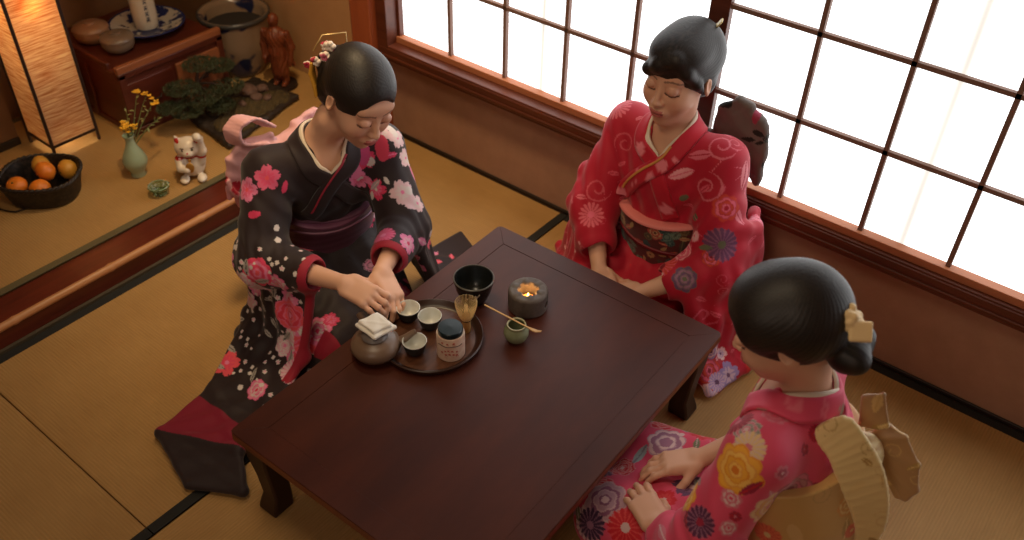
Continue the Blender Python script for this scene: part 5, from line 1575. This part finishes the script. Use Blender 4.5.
# bow at her back
bw = Sdf()
U = V(0, 0, 1)
wing = [V(-.150, -.860, .500), V(-.175, -.945, .480), V(-.185, -1.000, .440)]
band(bw, wing, [U * .035, U * .055 + V(0, .006, 0), U * .060 + V(0, .012, 0)], .010)
band(bw, [V(-.185, -1.005, .430), V(-.182, -.985, .355), V(-.178, -.945, .345), V(-.170, -.880, .37)], [V(.010, -.010, .010), V(.014, -.012, .030), V(.012, 0, .030), V(.01, 0, .03)], .008)
loop = [V(-.165, -.850, .560), V(-.175, -.905, .605), V(-.180, -.950, .600), V(-.182, -.965, .565), V(-.178, -.945, .535), V(-.165, -.890, .520)]
band(bw, loop, V(.026, .004, .004), .006)
band(bw, [V(-.150, -.77, .50), V(-.150, -.69, .49), V(-.14, -.63, .45)], [U * .035, U * .055, U * .060], .010)
bw.u(ell(G(-.115, 0, .48), (.05, .06, .05), G.RB), .02); bw.u(cone(V(-.115, -.78, .48), V(-.155, -.865, .485), .045, .035), .02)
bw.disp = lambda P: .0016 * np.sin(P[:, 2] * 120 + P[:, 1] * 90)
pinkb = srgb(.80, .46, .52); palb = srgb(.88, .66, .66); redb = srgb(.70, .12, .20)
def bwc(P, N):
    C = np.tile(np.array(palb), (len(P), 1)); rng = random.Random(5)
    t = np.clip((.48 - P[:, 2]) / .10, 0, 1)[:, None] * .6; C = C * (1 - t) + np.array(pinkb) * t
    scatter(C, P, N, rng, P[:, 2] < .44, 40, (.012, .024), ['peony', 'leaf', 'cherry'], [(redb, pinkb, palb), (pinkb, redb, palb), (redb, redb, redb)], .8)
    return C
sdf_obj('obi_bow', bw, .003, m_cloth, b, bwc)
def ex(l):
    l.u(ell((0, .075, -.020), (.060, .045, .048)), .03); l.u(ell((0, .118, -.010), (.050, .036, .046)), .012); l.u(ell((0, .058, -.048), (.066, .052, .050)), .03)
def cu(l):
    l.s_(ell((0, -.128, .004), (.072, .080, .100)), .006); l.s_(ell((0, -.07, -.105), (.09, .10, .085)), .012)
    for x in (-1, 1): l.s_(cone((x * .098, -.006, .000), (x * .090, .010, -.070), .026, .036), .006)
    l.s_(cone((.028, -.12, .125), (.020, .03, .130), .0035, .002), .004)
hr, hs_ = hair('hair', G, J, b, ex, cu)
# ornaments in her hair
on = Sdf()
rg = random.Random(2)
for c, r in ((hl(J, -.055, .100, .045), .017), (hl(J, -.040, .125, .050), .017), (hl(J, -.070, .110, .020), .015), (hl(J, -.045, .110, .070), .016), (hl(J, -.075, .125, -.01), .012)):
    for j in range(5):
        a = j * 1.2566; d = J['HM'] @ V(-.55 * math.cos(a), .8 * math.cos(a), math.sin(a)) * .9
        on.u(ell(c + d * r * .62, (r * .5, r * .5, r * .42)), .0015)
def onc(P, N):
    C = np.tile(np.array(srgb(.90, .84, .78)), (len(P), 1)); rg = random.Random(1)
    scatter(C, P, N, rg, P[:, 2] > 0, 16, (.008, .014), ['petal', 'dot'], [(srgb(.82, .42, .50),), (srgb(.70, .18, .26),)], 1.)
    return C
sdf_obj('blossom_ornament', on, .0018, m_cloth, b, onc)
ts = Sdf(); a_ = hl(J, -.070, .120, .010)
for j in range(7):
    q = a_ + V(.003 * (j - 3), -.004 * (j - 3), 0)
    ts.u(chain([q, q + V(-.004, -.004, -.03), q + V(-.003 + .001 * j, -.002, -.062), q + V(.002 * (j - 3), -.003, -.090)], [.004, .0055, .0055, .0045]), .002)
sdf_obj('yellow_tassel', ts, .0022, mat('yellow_silk', srgb(.85, .62, .20), .6), b, None)
cb = MB(); Mi = pm(b).inverted()
c0 = [hl(J, -.045, .085, .095), hl(J, -.050, .115, .120), hl(J, .0, .110, .150), hl(J, .005, .080, .112)]
c0 = [V(.075, -.845, .872), V(.083, -.815, .908), V(.118, -.765, .908), V(.128, -.775, .868)]
cb.tube([Mi @ Vector(p) for p in c0], .0019, 8)
cb.obj('gold_hairpin', mat('pale_gold', srgb(.85, .74, .50), .3, metal=.5), b, angle=2)

# ================ red kimono woman
G, J, b, s, k, pre = build_red()
redc = srgb(.74, .10, .19)
def rcol(P, N):
    C = np.tile(np.array(redc), (len(P), 1)); rng = random.Random(6)
    N = np.tile(unit(G.F + V(0, 0, .3)), (len(P), 1))
    scatter(C, P, N, rng, P[:, 2] < .6, 10, (.012, .02), ['leaf', 'dot'], [(srgb(.90, .50, .55), redc)], 1.3)
    return C
collars(G, J, pre, b, (rcol, rcol), under=(.012, 0), cross=.022, lift=.020)
gold = mat('gold_edge', srgb(.80, .55, .28), .5)
piping(G, J, pre, b, gold, .007, cross=.022, lift=.020)
ob0 = srgb(.36, .15, .14)
def rob(P, N):
    C = np.tile(np.array(ob0), (len(P), 1)); rng = random.Random(14)
    scatter(C, P, N, rng, P[:, 2] > 0, 320, (.012, .026), ['leaf', 'peony', 'mum', 'petal', 'leaf'], [(srgb(.44, .54, .46), srgb(.25, .3, .26)), (srgb(.72, .32, .28), srgb(.76, .62, .45), ob0), (srgb(.30, .26, .20), srgb(.5, .45, .3)), (srgb(.68, .58, .38), srgb(.70, .32, .28), ob0), (srgb(.18, .30, .30), srgb(.4, .5, .45))], .6)
    return C
ob, obs = obi_part('obi', G, J, -.165, .045, .018, m_cloth, b, rob)
zz = .41
ribbon('peach_scarf', obs, [G(*q) for q in ((.02, .17, zz + .015), (.12, .12, zz - .005), (.17, .03, zz - .018), (.17, -.05, zz - .006), (.13, -.12, zz + .03), (.03, -.16, zz + .05))], [.024, .040, .048, .044, .034, .018], mat('peach_scarf_silk', srgb(.88, .50, .48), .6), b, off=.002, th=.008)
ribbon('obi_cord', obs, [G(*q) for q in ((.02, .17, .30), (.14, .10, .30), (.18, .0, .30), (.15, -.10, .31), (.03, -.16, .31))], .010, mat('dark_red_cord', srgb(.45, .08, .12), .5), b, off=.001, th=.005)
bw = Sdf()
band(bw, [V(.880, -.075, .560), V(.945, -.070, .600), V(1.005, -.070, .590), V(1.030, -.075, .545)], [U * .05, U * .080, U * .085, U * .060], .012)
band(bw, [V(.880, -.072, .640), V(.930, -.070, .690), V(.965, -.070, .685)], [U * .03, U * .022, U * .022], .012)
band(bw, [V(.800, -.075, .560), V(.735, -.070, .580), V(.690, -.070, .570)], [U * .05, U * .065, U * .060], .012)
bw.u(ell(G(-.075, .02, .54), (.03, .06, .06), G.RB), .01)
bw.disp = lambda P: .002 * np.sin(P[:, 2] * 90 + P[:, 0] * 60)
def rbc(P, N):
    C = np.tile(np.array(srgb(.42, .38, .36)), (len(P), 1)); rng = random.Random(3)
    scatter(C, P, N, rng, P[:, 2] > 0, 50, (.012, .024), ['peony', 'leaf', 'petal'], [(srgb(.62, .22, .32), srgb(.8, .5, .55), srgb(.3, .1, .1)), (srgb(.42, .46, .44), srgb(.2, .2, .2)), (srgb(.10, .12, .10),) * 3], .8)
    return C
sdf_obj('obi_bow', bw, .003, m_cloth, b, rbc)
def ex(l):
    l.u(ell((0, .055, .045), (.076, .072, .078)), .03); l.u(ell((0, .115, .010), (.050, .036, .055)), .015); l.u(ell((0, .056, -.042), (.064, .050, .048)), .03)
    l.u(ell((.008, -.020, .080), (.070, .066, .036)), .03)
    l.u(chain([(.030, -.068, .088), (-.010, -.082, .066), (-.045, -.072, .040), (-.068, -.044, .006)], [.014, .014, .013, .009]), .015)
    l.u(chain([(.034, -.066, .086), (.058, -.060, .056), (.074, -.036, .018), (.078, -.010, -.020)], [.012, .012, .010, .006]), .014)
def cu(l):
    l.s_(ell((0, -.122, -.040), (.076, .068, .090)), .006); l.s_(ell((0, -.07, -.110), (.09, .10, .085)), .012)
    for x in (-1, 1): l.s_(ell((x * .092, -.002, -.026), (.028, .022, .034)), .006)
hr, hs_ = hair('hair', G, J, b, ex, cu)
cb = MB(); Mi = pm(b).inverted()
c = hl(J, .032, .085, .098); d = J['HM'] @ unit((.5, .25, .75)); sd = J['HM'] @ unit((-.4, .8, 0))
vs = []
for t, w in ((0, .010), (.028, .012), (.034, .008)):
    for q in (-1, 1):
        for e in (-1, 1):
            vs.append(Mi @ Vector(c + d * t + sd * w * q + np.cross(d, sd) * .002 * e))
cb.add(vs, [(0, 1, 3, 2), (4, 6, 7, 5)[::1], (8, 10, 11, 9), (0, 2, 6, 4), (1, 5, 7, 3), (0, 4, 5, 1), (2, 3, 7, 6), (4, 6, 10, 8), (5, 9, 11, 7), (4, 8, 9, 5), (6, 7, 11, 10)])
cb.obj('hair_comb', mat('pale_comb', srgb(.84, .76, .52), .4), b, bevel=.001)

# ================ pink kimono woman
G, J, b, s, k, pre = build_pink()
pinkc = srgb(.85, .29, .41)
def pcol(P, N):
    C = np.tile(np.array(pinkc), (len(P), 1)); rng = random.Random(6)
    N = np.tile(V(0, 0, 1.), (len(P), 1))
    scatter(C, P, N, rng, P[:, 2] > .4, 14, (.014, .022), ['leaf', 'cherry'], [(srgb(.62, .58, .50), pinkc, pinkc), (srgb(.88, .42, .50), pinkc, pinkc)], 1.2)
    return C
collars(G, J, pre, b, (pcol, pcol), wide=.052, under=(.040, 0))
gld = srgb(.80, .64, .38); gl2 = srgb(.90, .79, .54); tan = srgb(.70, .54, .36)
def goldc(seed, flowers=True, base=gld):
    def f(P, N):
        C = np.tile(np.array(base), (len(P), 1)); rng = random.Random(seed)
        scatter(C, P, N, rng, P[:, 2] > 0, 60, (.014, .030), ['leaf', 'petal', 'swirl'], [(gl2, gld), (srgb(.70, .56, .30), gl2), (srgb(.84, .70, .46), gld)], .8)
        if flowers: scatter(C, P, N, rng, P[:, 2] < .52, 26, (.020, .036), ['peony', 'mum', 'leaf'], [(srgb(.82, .28, .18), srgb(.88, .45, .25), gl2), (srgb(.88, .45, .30), srgb(.8, .2, .2), gl2), (srgb(.84, .60, .30), gl2, gld)], .9)
        return C
    return f
m_gs = mat('gold_silk', gld, .48, .5, attr='Col', sheen=.3, bump=((200, 200, 200), .2, .001))
ob, obs = obi_part('obi', G, J, -.115, .135, .018, m_gs, b, goldc(3), w=.98)
bw = Sdf()
# drooping near loop, far loop and the upright tail tip of the bow
OI = [((1.598, -.930, .625), (1.580, -.940, .595)), ((1.625, -.920, .645), (1.592, -.945, .585)), ((1.665, -.915, .612), (1.625, -.945, .560)), ((1.700, -.905, .565), (1.645, -.945, .530)), ((1.725, -.900, .515), (1.675, -.940, .480)), ((1.745, -.895, .455), (1.700, -.930, .430)),
      ((1.755, -.895, .390), (1.720, -.920, .375)), ((1.750, -.900, .320), (1.728, -.915, .310)), ((1.735, -.905, .27), (1.720, -.915, .265))]
OI = [(cr([a for a, c in OI], t), cr([c for a, c in OI], t)) for t in np.linspace(0, 1, 22)]
band(bw, [(a + c) / 2 for a, c in OI], [(a - c) / 2 for a, c in OI], .007, .002)
band(bw, [V(1.600, -.930, .600), V(1.640, -.905, .540), V(1.685, -.885, .450), V(1.715, -.885, .35)], [V(.02, .02, .02)] * 4, .006, .01)
bw.u(ell((1.665, -.865, .52), (.04, .045, .05)), .02)
sdf_obj('obi_bow', bw, .003, m_gs, b, goldc(8, False, srgb(.90, .80, .56)))
b2 = Sdf()
q = [V(1.660, -.835, .545), V(1.681, -.820, .582), V(1.720, -.820, .575), V(1.762, -.820, .522), V(1.778, -.820, .457), V(1.765, -.825, .425), V(1.751, -.825, .418), V(1.715, -.830, .470)]
for i in range(1, len(q) - 1): b2.u(tri(q[0], q[i], q[i + 1], .006), .01)
t4 = [V(1.637, -.845, .570), V(1.628, -.845, .646), V(1.657, -.840, .672), V(1.685, -.835, .594)]
b2.u(quad(*t4, .005), .004)
b2.disp = lambda P: .0022 * np.sin(P[:, 0] * 70 + P[:, 2] * 50)
sdf_obj('obi_bow_tail', b2, .003, m_gs, b, goldc(18, False, tan))
def ex(l):
    l.u(ell((0, .030, .018), (.088, .084, .086)), .03); l.u(ell((0, -.022, .068), (.076, .056, .042)), .03)
    for x in (-1, 1): l.u(ell((x * .056, -.022, .036), (.030, .046, .046)), .02)
    l.u(ell((0, .086, -.074), (.052, .040, .040)), .014); l.u(ell((.026, .100, -.080), (.028, .026, .026)), .008); l.u(ell((-.02, .108, -.070), (.028, .026, .028)), .008)
def cu(l):
    l.s_(ell((0, -.122, -.032), (.080, .072, .088)), .008); l.s_(ell((0, -.06, -.130), (.10, .10, .080)), .012)
    for x in (-1, 1): l.s_(cone((x * .098, -.012, -.012), (x * .090, .010, -.075), .026, .036), .006)
hr, hs_ = hair('hair', G, J, b, ex, cu, seg=.0020)
bo = Sdf(); cc = V(1.562, -.905, .862)
bo.u(ell(cc, (.020, .022, .020)))
rg = random.Random(3)
for j in range(16):
    d = unit((rg.gauss(0, 1), rg.gauss(0, 1), rg.gauss(0, 1))); bo.u(ell(cc + d * .020, (.009, .009, .009)), .004)
q = cc + V(.030, -.014, -.006)
bo.u(box(q, (.021, .0055, .019), rotz(.62) @ np.array(Matrix.Rotation(-.75, 3, 'X')), .004), .004)
bo.u(ell(cc + V(.014, -.006, -.004), (.014, .014, .014)), .006)
sdf_obj('cream_hair_bow', bo, .002, mat('cream_silk', srgb(.90, .78, .57), .6), b, None)
